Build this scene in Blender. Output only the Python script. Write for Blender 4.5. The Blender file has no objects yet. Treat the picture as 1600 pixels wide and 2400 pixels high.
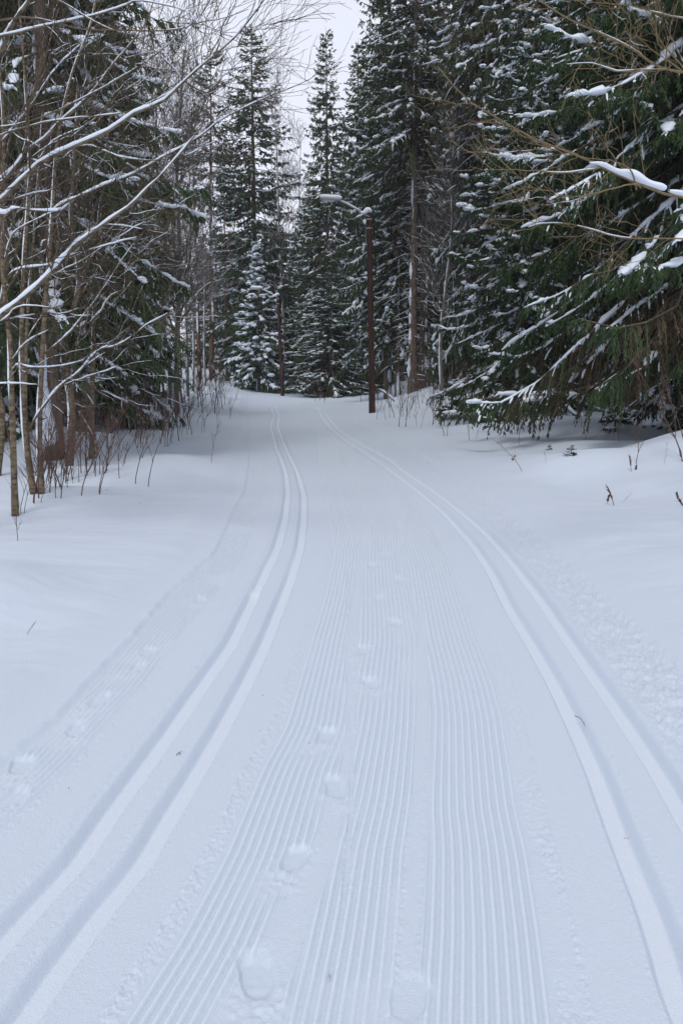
import bpy, math, random
import numpy as np
from mathutils import Vector
R_ = math.radians
rng = np.random.default_rng(7)
S = bpy.context.scene
COL = S.collection

# ------------------------------------------------------------------ camera, sky, sun, exposure
CAMH = 1.65
F = 35.0 / 36.0 * 2400.0
TILT = math.atan((1200.0 - 883.0) / F)
cam = bpy.data.cameras.new("camera")
cam.sensor_fit = 'VERTICAL'; cam.sensor_height = 36.0; cam.lens = 35.0
cam.clip_start = 0.05; cam.clip_end = 2000.0
cam_o = bpy.data.objects.new("camera", cam); COL.objects.link(cam_o)
cam_o.location = (0, 0, CAMH)
cam_o.rotation_euler = (math.pi / 2 - TILT, 0, 0)
S.camera = cam_o

SUN_EL, SUN_AZ = 56.0, 193.0
W = bpy.data.worlds.new("World"); S.world = W; W.use_nodes = True
nt = W.node_tree; nt.nodes.clear()
sky = nt.nodes.new("ShaderNodeTexSky"); sky.sky_type = 'NISHITA'; sky.sun_disc = False
sky.sun_elevation = R_(SUN_EL); sky.sun_rotation = R_(SUN_AZ)
sky.air_density = 1.0; sky.dust_density = 2.0; sky.ozone_density = 1.0
hsv = nt.nodes.new("ShaderNodeHueSaturation"); hsv.inputs['Saturation'].default_value = 0.35
nt.links.new(sky.outputs[0], hsv.inputs['Color'])
mixc = nt.nodes.new("ShaderNodeMix"); mixc.data_type = 'RGBA'
mixc.inputs['Factor'].default_value = 0.82
nt.links.new(hsv.outputs[0], mixc.inputs['A'])
# overcast layer: soft cloud variation, brighter towards the zenith
tc = nt.nodes.new("ShaderNodeTexCoord")
sep = nt.nodes.new("ShaderNodeSeparateXYZ"); nt.links.new(tc.outputs['Generated'], sep.inputs[0])
ns = nt.nodes.new("ShaderNodeTexNoise"); ns.inputs['Scale'].default_value = 2.2; ns.inputs['Detail'].default_value = 4
nt.links.new(tc.outputs['Generated'], ns.inputs['Vector'])
rmp = nt.nodes.new("ShaderNodeMapRange"); rmp.inputs['From Min'].default_value = 0.0; rmp.inputs['From Max'].default_value = 1.0
rmp.inputs['To Min'].default_value = 1.12; rmp.inputs['To Max'].default_value = 0.50
nt.links.new(sep.outputs['Z'], rmp.inputs['Value'])
nm = nt.nodes.new("ShaderNodeMapRange"); nm.inputs['From Min'].default_value = 0.3; nm.inputs['From Max'].default_value = 0.7
nm.inputs['To Min'].default_value = 0.94; nm.inputs['To Max'].default_value = 1.05
nt.links.new(ns.outputs['Fac'], nm.inputs['Value'])
mul = nt.nodes.new("ShaderNodeMath"); mul.operation = 'MULTIPLY'
nt.links.new(rmp.outputs[0], mul.inputs[0]); nt.links.new(nm.outputs[0], mul.inputs[1])
vm = nt.nodes.new("ShaderNodeVectorMath"); vm.operation = 'SCALE'
vm.inputs[0].default_value = (10.9, 11.3, 12.9)
nt.links.new(mul.outputs[0], vm.inputs['Scale'])
nt.links.new(vm.outputs[0], mixc.inputs['B'])
bg = nt.nodes.new("ShaderNodeBackground"); bg.inputs['Strength'].default_value = 0.1
nt.links.new(mixc.outputs['Result'], bg.inputs['Color'])
wo = nt.nodes.new("ShaderNodeOutputWorld"); nt.links.new(bg.outputs[0], wo.inputs[0])

sl = bpy.data.lights.new("sun", 'SUN'); sl.energy = 1.3; sl.angle = R_(16); sl.color = (1.0, 0.97, 0.93)
so = bpy.data.objects.new("sun", sl); COL.objects.link(so)
sd = Vector((math.sin(R_(SUN_AZ)) * math.cos(R_(SUN_EL)), math.cos(R_(SUN_AZ)) * math.cos(R_(SUN_EL)), math.sin(R_(SUN_EL))))
so.rotation_euler = sd.to_track_quat('Z', 'Y').to_euler()
S.view_settings.view_transform = 'Standard'; S.view_settings.look = 'None'
S.view_settings.gamma = 1.0; S.view_settings.exposure = 0.0
S.render.engine = 'CYCLES'
S.cycles.max_bounces = 6; S.cycles.diffuse_bounces = 4; S.cycles.glossy_bounces = 1
S.cycles.use_denoising = True

# ------------------------------------------------------------------ helpers: noise, curves, pixels
NT = [rng.random((256, 256)) for _ in range(6)]
def vn(x, y, k=0):
    t = NT[k % 6]
    xi = np.floor(x).astype(int); yi = np.floor(y).astype(int)
    fx = x - xi; fy = y - yi
    fx = fx * fx * (3 - 2 * fx); fy = fy * fy * (3 - 2 * fy)
    a = t[xi & 255, yi & 255]; b = t[(xi + 1) & 255, yi & 255]
    c = t[xi & 255, (yi + 1) & 255]; d = t[(xi + 1) & 255, (yi + 1) & 255]
    return (a * (1 - fx) + b * fx) * (1 - fy) + (c * (1 - fx) + d * fx) * fy - 0.5
def fbm(x, y, k=0, o=3):
    s = 0; a = 1.0
    for i in range(o):
        s = s + a * vn(x * 2 ** i + 17.3 * i, y * 2 ** i + 5.1 * i, k + i); a *= 0.5
    return s
def sst(x, a, b):
    t = np.clip((x - a) / (b - a), 0, 1); return t * t * (3 - 2 * t)
CT, ST = math.cos(TILT), math.sin(TILT)
def ray(px, py):
    u = (px - 800.0) / F; v = (1200.0 - py) / F
    return np.array([u, CT + v * ST, -ST + v * CT])
def at(px, py, Y):
    d = ray(px, py); return np.array([0, 0, CAMH]) + d * (Y / d[1])
def flat(px, py):
    d = ray(px, py); return at(px, py, -CAMH / d[2] * d[1])
def curve(pts):
    """x position of a line on the road as a smooth function of Y"""
    g = np.array([flat(*p)[:2] for p in pts]); g = g[np.argsort(g[:, 1])]
    ly = np.log(g[:, 1]); grid = np.linspace(math.log(1.2), math.log(75), 700)
    # linear continuation below, constant heading above
    iy = 1 / g[:, 1]; rx = g[:, 0] * iy        # image-like space keeps straight lines straight
    gi = 1 / np.exp(grid)
    o = np.argsort(iy)
    v = np.interp(gi, iy[o], rx[o])
    k = (rx[0] - rx[1]) / (iy[0] - iy[1])
    v = np.where(gi > iy[0], rx[0] + k * (gi - iy[0]), v)
    w = np.hanning(19); w /= w.sum()
    vp = np.concatenate([2 * v[0] - v[9:0:-1], v, 2 * v[-1] - v[-2:-11:-1]])
    v = np.convolve(vp, w, 'valid')
    X = v * np.exp(grid)
    def f(Y):
        return np.interp(np.log(np.clip(Y, 1.2, 75)), grid, X)
    def h(Y):
        e = 0.02 * np.clip(Y, 1.2, 75)
        s = (f(Y + e) - f(Y - e)) / (2 * e); return 1 / np.sqrt(1 + s * s)
    return f, h

L1 = curve([(636,961),(642,971),(633,997),(642,1022),(648,1048),(659,1073),(670,1105),(675,1151),(668,1212),(650,1279),(619,1345),(594,1396),(543,1500),(469,1602),(398,1704),(316,1816),(255,1898),(184,2005),(92,2102),(0,2204)])
L2 = curve([(645,958),(655,971),(650,997),(660,1022),(670,1048),(682,1073),(698,1105),(712,1156),(712,1212),(704,1279),(681,1355),(622,1500),(571,1602),(515,1704),(449,1816),(400,1893),(332,2010),(245,2112),(168,2214),(102,2306),(46,2388)])
RA = curve([(716,949),(744,961),(759,984),(770,999),(815,1035),(859,1063),(897,1088),(920,1105),(976,1146),(1043,1202),(1104,1268),(1150,1335),(1191,1416),(1249,1510),(1302,1602),(1351,1704),(1397,1806),(1427,1888),(1473,2005),(1514,2102),(1550,2204),(1580,2306),(1601,2357)])
RB = curve([(729,951),(759,965),(775,986),(790,1004),(831,1032),(882,1060),(923,1083),(948,1105),(1012,1146),(1079,1197),(1140,1248),(1191,1304),(1270,1405),(1341,1510),(1407,1602),(1478,1704),(1545,1806),(1586,1877)])
CR0 = curve([(900,1090),(945,1197),(951,1304),(962,1406),(990,1500),(1003,1602),(1003,1700),(1000,1880),(996,2000),(982,2200),(968,2400)])
CR1 = curve([(845,1035),(905,1090),(977,1197),(1007,1228),(1058,1330),(1114,1493),(1157,1602),(1178,1678),(1213,1898),(1238,2000),(1270,2200),(1295,2400)])
CM0 = curve([(800,1060),(868,1250),(852,1330),(835,1500),(835,1700),(800,1900),(765,2051),(700,2220),(632,2398)])
CM1 = curve([(880,1100),(935,1250),(945,1330),(978,1500),(978,1700),(968,1880),(950,2000),(938,2200),(922,2400)])
CL0 = curve([(745,1080),(757,1120),(770,1200),(783,1300),(760,1400),(728,1500),(668,1700),(612,1800),(570,1900),(528,2000),(420,2200),(290,2400)])
CL1 = curve([(800,1080),(835,1120),(852,1200),(845,1300),(825,1400),(812,1500),(818,1700),(800,1800),(772,1900),(722,2000),(625,2200),(500,2400)])
LL0 = curve([(580,975),(586,1010),(585,1048),(584,1100),(577,1150),(550,1200),(508,1300),(400,1396),(306,1510),(217,1600),(133,1700),(5,1800),(-120,1900),(-240,2000)])
LL1 = curve([(618,975),(612,1010),(616,1048),(622,1120),(620,1150),(603,1200),(573,1300),(502,1396),(400,1510),(337,1600),(245,1700),(168,1790),(51,1900),(-60,2000)])
RE = curve([(830,985),(930,1040),(1041,1102),(1160,1190),(1316,1316),(1440,1440),(1600,1602),(1900,1900)])
strips = [(curve([(955,1180),(930,1215),(905,1260),(880,1320)]), .015, 1180, 1320),
          (curve([(965,1225),(950,1270),(932,1340)]), .015, 1225, 1345),
          (curve([(815,1340),(812,1400),(822,1500),(824,1700),(822,1900),(806,2100)]), .009, 1340, 2100),
          (curve([(985,1420),(992,1500),(984,1700),(975,1900),(968,2100),(950,2300),(940,2400)]), .024, 1420, 2500)]

# ------------------------------------------------------------------ terrain
BUMPS = [  # px, py, height, sx, sy
    (1500, 1120, .26, 2.2, 1.0), (1340, 1130, .10, 1.6, 1.0), (1680, 1100, .35, 2.0, 1.2), (1420, 1058, -.16, 2.2, 1.2), (1500, 990, .25, 2.6, 1.4),
    (1290, 985, .30, 1.0, .8), (1400, 955, .45, 1.0, 1.0), (1220, 975, .25, 1.2, 1.0), (1510, 930, .55, 1.4, 1.6), (1120, 985, .18, 1.4, 1.3),
    (1000, 935, .25, 1.4, 2.0), (940, 930, .3, 1.0, 2.0), (1100, 925, .2, 2.0, 2.0), (100, 1180, .10, 1.0, 1.2), (125, 1080, .35, .8, .8), (20, 1440, .24, .7, .9), (175, 1500, -.13, .55, .7), (60, 1560, -.08, .5, .6), (300, 1290, .07, 1.2, .6), (60, 1620, .07, .6, .6), (480, 1100, .10, 1.2, 1.6),
    (210, 1060, .18, 1.6, 1.4), (150, 1330, .05, 1.6, .6), (330, 1130, .08, 1.5, 1.2), (280, 1000, .3, 1.6, 2.2), (1250, 1250, .05, 1.2, 1.0), (1500, 1350, .06, 1.2, .8), (560, 905, .25, 5, 6)]
BG = [(flat(a, b)[0], flat(a, b)[1], h * 1.35, sx, sy) for a, b, h, sx, sy in BUMPS]
def base(X, Y):
    X = np.asarray(X, float); Y = np.asarray(Y, float)
    xl = LL0[0](Y) - .12; xr = RE[0](Y)
    dl = xl - X; dr = X - xr
    z = 0.10 * sst(dr, 0, 1.0) + 0.42 * sst(dr, 1.0, 6.0) * sst(Y, 6, 24) + 0.55 * sst(dr, 1.5, 4.5) * sst(Y, 34, 50)
    z = z + 0.05 * sst(dl, 0, .35) + .05 * sst(dl, .5, 3) + 0.35 * sst(dl, 3, 10) * sst(Y, 14, 40) + .35 * sst(dl, .5, 3) * sst(Y, 35, 60)
    z = z + 1.0 * sst(Y, 62, 98) * sst(np.abs(X + 2) , -1, 6) * .55 + .65 * sst(Y, 84, 100) + 0.022 * np.maximum(Y - 96, 0)
    off = sst(np.maximum(dl, dr), 0.0, 1.5)
    z = z + off * (0.30 * fbm(X / 2.6 + 9, Y / 3.6, 1, 3) * sst(Y, 3, 17) + .05 * fbm(X / 1.1, Y / 1.6, 3, 2))
    z = z + .02 * fbm(X / 2.2, Y / 5.0, 4, 2)
    for bx, by, h, sx, sy in BG:
        z = z + off * h * np.exp(-(((X - bx) / sx) ** 2 + ((Y - by) / sy) ** 2))
    return z
def hz(X, Y): return float(base(np.array([X]), np.array([Y]))[0])
def gp(px, py):
    """ground point seen at a photograph position"""
    d = ray(px, py); t = 1.5; o = np.array([0, 0, CAMH])
    ts = np.geomspace(1.5, 260, 900); P = o + d[None] * ts[:, None]
    below = P[:, 2] < base(P[:, 0], P[:, 1])
    i = int(np.argmax(below)) if below.any() else len(ts) - 1
    return P[i]
def gy(px, Y):
    """ground point at a depth, below a photograph column"""
    X = (px - 800.0) / F * Y * 1.0
    z = hz(X, Y); zc = (Y * CT + (CAMH - z) * ST)
    X = (px - 800.0) / F * zc
    return np.array([X, Y, hz(X, Y)])

def detail(X, Y):
    z = np.zeros_like(X)
    dist = Y
    def xd(c): return (X - c[0](Y)) * c[1](Y)
    fade = 1 - sst(dist, 52, 62)
    # classic ski track grooves
    def groove(d, sgn, D=.040):
        # sgn -1 : steep wall towards +x ; +1 : steep wall towards -x
        a = d * sgn
        return -D * sst(a, -.060, -.032) * (1 - sst(a, .030, .074))
    rag = .0022 * vn(X * 30, Y * 12, 2)
    for c, sg in ((L1, -1), (L2, -1), (RA, 1), (RB, 1)):
        soft = 1 - .35 * np.exp(-((Y - 8.6) / .9) ** 2) * (c in (L1, L2))
        z += groove(xd(c) + rag, sg) * fade * soft
    for c, s0 in ((L1, .12), (RB, .09)):
        d = xd(c) * (-1 if c is L1 else 1)
        z += .008 * np.exp(-((d - s0) / .03) ** 2) * fade
    # grooming ridges
    amp = .0128 * (1 - sst(dist, 20, 42))
    pit = .0310
    def zone(c0, c1, ref, gap=.0):
        a = xd(c0); b = -xd(c1)
        m = sst(a, gap, gap + .012) * sst(b, 0, .012)
        ph = xd(ref) / pit * 2 * math.pi + .25 * vn(Y * 1.4, X * .3, 1) * 2
        return m, (0.5 + 0.5 * np.cos(ph + math.pi)) ** 1.25
    m1, r1 = zone(CR0, CR1, CR1)
    m2, r2 = zone(CM0, CM1, CM1)
    m3, r3 = zone(CL0, CL1, CL0)
    m4, r4 = zone(LL0, LL1, LL1)
    near = (X > L2[0](Y) + .18) & (X < RA[0](Y) - .16)
    broken = sst(fbm(X * 5, Y * 1.2, 2, 3), -.42, -.22)
    m2 = m2 * (1 - m1); m3 = m3 * (1 - m1) * (1 - m2)
    rid = m1 * r1 + m2 * r2 * (.55 + .45 * broken) + m3 * r3 * (.6 + .4 * broken)
    st = np.zeros_like(X)
    for c, w, y0, y1 in strips:
        Y0 = flat(800, y1)[1]; Y1 = flat(800, y0)[1]
        st = np.maximum(st, (1 - sst(np.abs(xd(c)), w * .8, w * 1.15)) * sst(Y, Y0 - .1, Y0 + .05) * (1 - sst(Y, Y1 - .3, Y1 + .3)))
    rid = rid * (1 - st)
    cover = np.clip(m1 + m2 + m3, 0, 1)
    z += np.where(near, amp * rid - .001 * cover * (1 - sst(dist, 20, 30)), 0)
    # edges of the flat strips: crumbled lips
    lip = np.zeros_like(X)
    for c, w, y0, y1 in strips:
        Y0 = flat(800, y1)[1]; Y1 = flat(800, y0)[1]
        lip = np.maximum(lip, np.exp(-((np.abs(xd(c)) - w * 1.25) / .008) ** 2) * sst(Y, Y0 - .1, Y0 + .05) * (1 - sst(Y, Y1 - .3, Y1 + .3)))
    fine = vn(X * 70, Y * 55, 3) + .6 * vn(X * 130, Y * 110, 4)
    z += lip * .006 * (fine + .2) * (1 - sst(dist, 9, 14))
    z += m4 * ((amp * .8) * r4 * sst(fbm(X * 3, Y * 1.5, 5, 2), -.45, -.1) + .0015 * fine * (1 - sst(dist, 12, 20)))
    # crumbled margins right of the right-hand ridges and left of the left-hand ridges
    for c, s0, s1, sg, a in ((CR1, .012, .10, 1, .008), (CL0, .01, .085, -1, .006), (LL1, 0, .05, 1, .005)):
        d = xd(c) * sg
        z += a * (fine * .9 + .3 * vn(X * 28, Y * 9, 1)) * sst(d, s0, s0 + .01) * (1 - sst(d, s1 - .02, s1)) * (1 - sst(dist, 9, 16)) * sst(fbm(X * 6, Y * 1.1, 4, 2), -.35, .1)
    for c, s0, sg in ((CR1, .095, 1), (CL0, .07, -1)):
        d = xd(c) * sg + .012 * vn(X * 8, Y * 7, 1)
        z += .006 * np.exp(-((d - s0) / .009) ** 2) * (1 - sst(dist, 5, 9)) * (.5 + fine)
    # crumbled right shoulder of the road
    d = xd(RE)
    sh = sst(d, -.42, -.26) * (1 - sst(d, -.02, .10))
    z += sh * (.020 * (vn(X * 32, Y * 14, 5) + .6 * fine * (1 - sst(dist, 10, 18)) + .5 * vn(X * 9, Y * 5, 2))) * (1 - .5 * sst(dist, 25, 50))
    z += .035 * sst(d, -.05, .12) * (1 - sst(dist, 50, 60))
    # lip of the left shoulder
    d = -xd(LL0)
    z += .016 * np.exp(-((d - .03) / .025) ** 2) * (.7 + vn(X * 12, Y * 8, 3)) + .02 * sst(d, .0, .05)
    # wind-drawn ripples on the untouched snow
    un = np.clip(sst(-xd(LL0), .05, .5) + sst(xd(RE), .05, .5), 0, 1)
    z += un * (.016 * fbm(X * .9 + Y * .5, Y * 3.2 - X * 1.1, 2, 3) + .006 * vn(X * 5 + Y * 3, Y * 14, 4)) * (1 - sst(dist, 30, 60))
    # very fine grain
    for c, sg in ((L1, -1), (L2, -1), (RA, 1), (RB, 1)):
        a = xd(c) * sg
        z += (.0035 * np.exp(-((a + .064) / .008) ** 2) + .003 * np.exp(-((a - .09) / .012) ** 2)) * (fine + .3 * vn(X * 9, Y * 6, 2)) * (1 - sst(dist, 7, 13))
    z += .0009 * fine * (1 - sst(dist, 5, 9))
    kill = np.zeros_like(X)
    # footprints
    feet = [(690,2010,.8),(785,1838,.7),(765,1722,.9),(868,1598,1),(850,1522,.6),(925,1458,1),(890,1402,.7),(935,1358,.8),(872,1325,.8),
            (600,2275,1),(232,1640,.7),(180,1706,.7),(320,1565,.5),(52,1790,.7),(350,1525,.5),(470,1405,.4),(28,1870,.6),(612,1372,.5),(905,1300,.5),(940,1240,.5),(960,2330,.35)]
    for i, (px, py, a) in enumerate(feet):
        g = flat(px, py)
        dx = (X - g[0]) / .050; dy = (Y - g[1]) / .115; a = a * .55
        m = (np.abs(dx) < 4) & (np.abs(dy) < 4)
        if not m.any(): continue
        x_, y_ = dx[m] + .55 * vn(X[m] * 20, Y[m] * 14, i), dy[m] + .45 * vn(X[m] * 14, Y[m] * 17, i + 1)
        x_ = x_ + .35 * y_ * (1 if i % 2 else -1); r = (np.abs(x_) ** 2.6 + np.abs(y_) ** 2.6) ** (1 / 2.6)
        hole = 1 - sst(r, .62, 1.05)
        rim = np.exp(-((r - 1.35) / .38) ** 2)
        spill = np.exp(-(((x_ + .4) / 1.7) ** 2 + ((y_ + 1.6) / 1.0) ** 2))
        rough = (vn(X[m] * 60, Y[m] * 45, 2) + .7 * vn(X[m] * 25, Y[m] * 20, 3))
        zz = z[m]; kill[m] = np.maximum(kill[m], np.clip(hole + spill, 0, 1))
        k = np.clip(hole + .8 * spill * .9, 0, 1)
        z[m] = zz * (1 - k) + a * (-.030 * hole + rim * (.001 + .009 * rough) + spill * (.002 + .011 * rough) + .004 * hole * rough)
    pack_light = .45 * (1 - kill) * np.where(near, cover * (.30 + 1.7 * rid), 0) * (1 - sst(dist, 22, 40)) + .42 * m4 * r4 * (1 - sst(dist, 22, 40))  # ridge band and crests: catching of light put into the snow colour
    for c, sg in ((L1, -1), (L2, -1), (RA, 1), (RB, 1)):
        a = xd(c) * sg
        pack_light = np.maximum(pack_light, sst(a, -.036, -.030) * (1 - sst(a, .027, .040)) * fade)  # groove floors: paler packed snow, lightened further to offset the groove's shade
    return z, pack_light

# ------------------------------------------------------------------ materials
def mat(name, col, rough=.8, spec=.2, col2=None, scale=8.0, bump=0.0, bscale=60.0, tint=None, stretch=None, detail_=4, sss=0):
    m = bpy.data.materials.new(name); m.use_nodes = True
    n = m.node_tree.nodes; l = m.node_tree.links
    b = n['Principled BSDF']; b.inputs['Roughness'].default_value = rough
    b.inputs['Specular IOR Level'].default_value = spec
    b.inputs['Base Color'].default_value = (*col, 1)
    tco = n.new('ShaderNodeTexCoord'); src = tco.outputs['Object']
    if stretch:
        mp = n.new('ShaderNodeMapping'); mp.inputs['Scale'].default_value = stretch
        l.new(src, mp.inputs[0]); src = mp.outputs[0]
    if col2 is not None:
        no = n.new('ShaderNodeTexNoise'); no.inputs['Scale'].default_value = scale; no.inputs['Detail'].default_value = detail_
        l.new(src, no.inputs['Vector'])
        rp = n.new('ShaderNodeValToRGB'); rp.color_ramp.elements[0].position = .36; rp.color_ramp.elements[1].position = .64
        rp.color_ramp.elements[0].color = (*col, 1); rp.color_ramp.elements[1].color = (*col2, 1)
        l.new(no.outputs['Fac'], rp.inputs[0]); l.new(rp.outputs[0], b.inputs['Base Color'])
    if tint:
        at_ = n.new('ShaderNodeAttribute'); at_.attribute_name = 'tint'
        oi = n.new('ShaderNodeObjectInfo')
        ad = n.new('ShaderNodeMath'); ad.operation = 'MULTIPLY_ADD'; ad.inputs[1].default_value = .16; 
        l.new(oi.outputs['Random'], ad.inputs[0]); l.new(at_.outputs['Fac'], ad.inputs[2])
        rp = n.new('ShaderNodeValToRGB'); e = rp.color_ramp.elements
        e[0].position = 0; e[0].color = (*tint[0], 1); e[1].position = 1; e[1].color = (*tint[-1], 1)
        for k, t in enumerate(tint[1:-1]):
            x = e.new((k + 1) / (len(tint) - 1)); x.color = (*t, 1)
        l.new(ad.outputs[0], rp.inputs[0]); l.new(rp.outputs[0], b.inputs['Base Color'])
    if bump > 0:
        no = n.new('ShaderNodeTexNoise'); no.inputs['Scale'].default_value = bscale; no.inputs['Detail'].default_value = 5
        l.new(src, no.inputs['Vector'])
        bu = n.new('ShaderNodeBump'); bu.inputs['Strength'].default_value = bump; bu.inputs['Distance'].default_value = .01
        l.new(no.outputs['Fac'], bu.inputs['Height']); l.new(bu.outputs[0], b.inputs['Normal'])
    if sss:
        b.inputs['Subsurface Weight'].default_value = sss; b.inputs['Subsurface Radius'].default_value = (.02, .025, .035)
        b.inputs['Subsurface Scale'].default_value = .5
    return m
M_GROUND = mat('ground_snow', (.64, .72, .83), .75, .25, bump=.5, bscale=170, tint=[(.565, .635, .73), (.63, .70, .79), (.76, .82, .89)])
M_SNOW = mat('clinging_snow', (.76, .82, .90), .8, .2, bump=.3, bscale=60)
M_NEEDLE = mat('spruce_needles', (.03, .05, .02), .65, .3,
               tint=[(.011, .026, .012), (.022, .048, .018), (.040, .068, .024), (.070, .062, .032), (.080, .055, .034)])
M_DRY = mat('dry_spruce_twigs', (.10, .075, .05), .85, .1, tint=[(.05, .04, .032), (.10, .075, .052), (.14, .10, .066)])
M_SBARK = mat('spruce_bark', (.085, .063, .05), .9, .1, (.19, .15, .12), 14, .8, 40, stretch=(1, 1, .35))
M_RBARK = mat('mossy_red_bark', (.09, .035, .028), .9, .1, (.07, .06, .03), 9, .8, 40)
M_PBARK = mat('pine_bark', (.12, .07, .052), .9, .1, (.20, .105, .07), 6, .6, 30, stretch=(1, 1, .3))
M_ALDER = mat('alder_bark', (.075, .056, .036), .85, .15, (.23, .18, .125), 13, .9, 45, stretch=(1, 1, 2.2), detail_=8)
M_TWIG = mat('grey_brown_twigs', (.095, .072, .055), .8, .2, tint=[(.035, .026, .022), (.075, .056, .042), (.13, .10, .065)])
M_YTWIG = mat('olive_brown_branch', (.17, .125, .068), .75, .25, (.24, .175, .095), 20, .4, 90)
M_BIRCH = mat('birch_bark', (.30, .28, .26), .8, .2, (.11, .095, .085), 7, .4, 40, stretch=(1, 1, 2.0))
M_GREYB = mat('grey_bark', (.13, .11, .095), .85, .15, (.21, .19, .17), 9, .5, 40, stretch=(1, 1, .6))
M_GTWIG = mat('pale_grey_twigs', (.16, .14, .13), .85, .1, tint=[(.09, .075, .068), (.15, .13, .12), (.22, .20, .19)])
M_STEM = mat('thin_sapling_bark', (.085, .05, .042), .8, .2, (.13, .085, .065), 9)
M_POLE = mat('creosoted_pole', (.030, .015, .014), .75, .2, (.070, .034, .028), 7, .5, 50, stretch=(3, 3, .25))
M_METAL = mat('grey_galvanised_metal', (.33, .33, .33), .5, .5, (.24, .24, .24), 12)
M_GLASS = mat('lamp_cover', (.55, .56, .55), .3, .5)
M_CABLE = mat('black_cable', (.03, .03, .033), .6, .3)
M_WEED = mat('dry_weed', (.14, .07, .045), .85, .1, (.09, .045, .032), 30)
M_BOX = mat('dark_sleeve', (.035, .02, .022), .6, .3)

# ------------------------------------------------------------------ mesh building
class MB:
    def __init__(s): s.v = []; s.q = []; s.t = []; s.n = 0; s.ti = []
    def add(s, V, Q=None, T=None, tint=None):
        V = np.asarray(V, np.float32).reshape(-1, 3)
        if Q is not None and len(Q): s.q.append(np.asarray(Q, np.int64).reshape(-1, 4) + s.n)
        if T is not None and len(T): s.t.append(np.asarray(T, np.int64).reshape(-1, 3) + s.n)
        s.v.append(V); s.n += len(V)
        if tint is None: tint = np.full(len(V), .5)
        s.ti.append(np.asarray(tint, np.float32).reshape(-1))
    def build(s, name, m, parent=None, smooth=True):
        me = bpy.data.meshes.new(name)
        if s.n:
            V = np.concatenate(s.v); Q = np.concatenate(s.q) if s.q else np.zeros((0, 4), int)
            T = np.concatenate(s.t) if s.t else np.zeros((0, 3), int)
            me.vertices.add(len(V)); me.vertices.foreach_set('co', V.ravel())
            lv = np.concatenate([Q.ravel(), T.ravel()]).astype(np.int32)
            me.loops.add(len(lv)); me.loops.foreach_set('vertex_index', lv)
            npg = len(Q) + len(T); me.polygons.add(npg)
            ls = np.concatenate([np.arange(len(Q)) * 4, len(Q) * 4 + np.arange(len(T)) * 3]).astype(np.int32)
            me.polygons.foreach_set('loop_start', ls)
            me.polygons.foreach_set('use_smooth', np.full(npg, smooth))
            me.update(calc_edges=True)
            a = me.attributes.new('tint', 'FLOAT', 'POINT'); a.data.foreach_set('value', np.concatenate(s.ti))
        me.materials.append(m)
        o = bpy.data.objects.new(name, me); COL.objects.link(o)
        if parent is not None: o.parent = parent
        return o
def nrm(a): return a / np.maximum(np.linalg.norm(a, axis=-1, keepdims=True), 1e-9)
def frames(P):
    T = nrm(np.gradient(P, axis=1))
    Z = np.zeros_like(T); Z[..., 2] = 1
    steep = np.abs(T[..., 2]).mean(1) > .93
    Z[steep] = (0, 1, 0)
    Sd = nrm(np.cross(T, Z)); U = np.cross(Sd, T)
    return T, Sd, U
def tubes(mb, P, r, sides=5, fw=1., fh=1., tint=None, lump=0.):
    P = np.asarray(P, float)
    if P.ndim == 2: P = P[None]
    n, k, _ = P.shape
    if n == 0: return
    r = np.broadcast_to(np.asarray(r, float), (n, k))
    T, Sd, U = frames(P)
    a = np.linspace(0, 2 * math.pi, sides, endpoint=False) + .4
    ca, sa = np.cos(a), np.sin(a)
    rr = r[:, :, None] * (1 + (lump * (rng.random((n, k, sides)) - .5) if lump else 0))
    V = P[:, :, None] + (rr * ca * fw)[..., None] * Sd[:, :, None] + (rr * sa * fh)[..., None] * U[:, :, None]
    i = np.arange(k - 1)[:, None] * sides; j = np.arange(sides)[None]; j2 = (j + 1) % sides
    q = np.stack([i + j, i + j2, i + sides + j2, i + sides + j], -1).reshape(-1, 4)
    Q = (q[None] + (np.arange(n) * k * sides)[:, None, None]).reshape(-1, 4)
    ti = None if tint is None else np.repeat(np.broadcast_to(tint, (n,)), k * sides)
    mb.add(V.reshape(-1, 3), Q, tint=ti)
def spikes(mb, P0, P1, w, tint):
    """thin needle-clad twigs: three-sided, widest a third of the way, pointed"""
    n = len(P0); D = P1 - P0
    Z = rng.normal(size=(n, 3)); A = nrm(np.cross(D, Z)); B = nrm(np.cross(D, A))
    w = np.broadcast_to(w, (n,))[:, None]; m = P0 + D * .3
    V = np.stack([m + A * w, m + (-.5 * A + .87 * B) * w, m + (-.5 * A - .87 * B) * w, P1, P0], 1)
    f = np.array([[0, 1, 3], [1, 2, 3], [2, 0, 3], [1, 0, 4], [2, 1, 4], [0, 2, 4]])
    T = (f[None] + (np.arange(n) * 5)[:, None, None]).reshape(-1, 3)
    mb.add(V.reshape(-1, 3), T=T, tint=np.repeat(tint, 5))
def ev(P, s):
    """points at fractions s[n,m] of paths P[n,k,3]"""
    k = P.shape[1]; x = np.clip(s, 0, 1) * (k - 1); i = np.minimum(x.astype(int), k - 2); f = (x - i)[..., None]
    r = np.arange(P.shape[0])[:, None]
    return P[r, i] * (1 - f) + P[r, i + 1] * f
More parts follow.
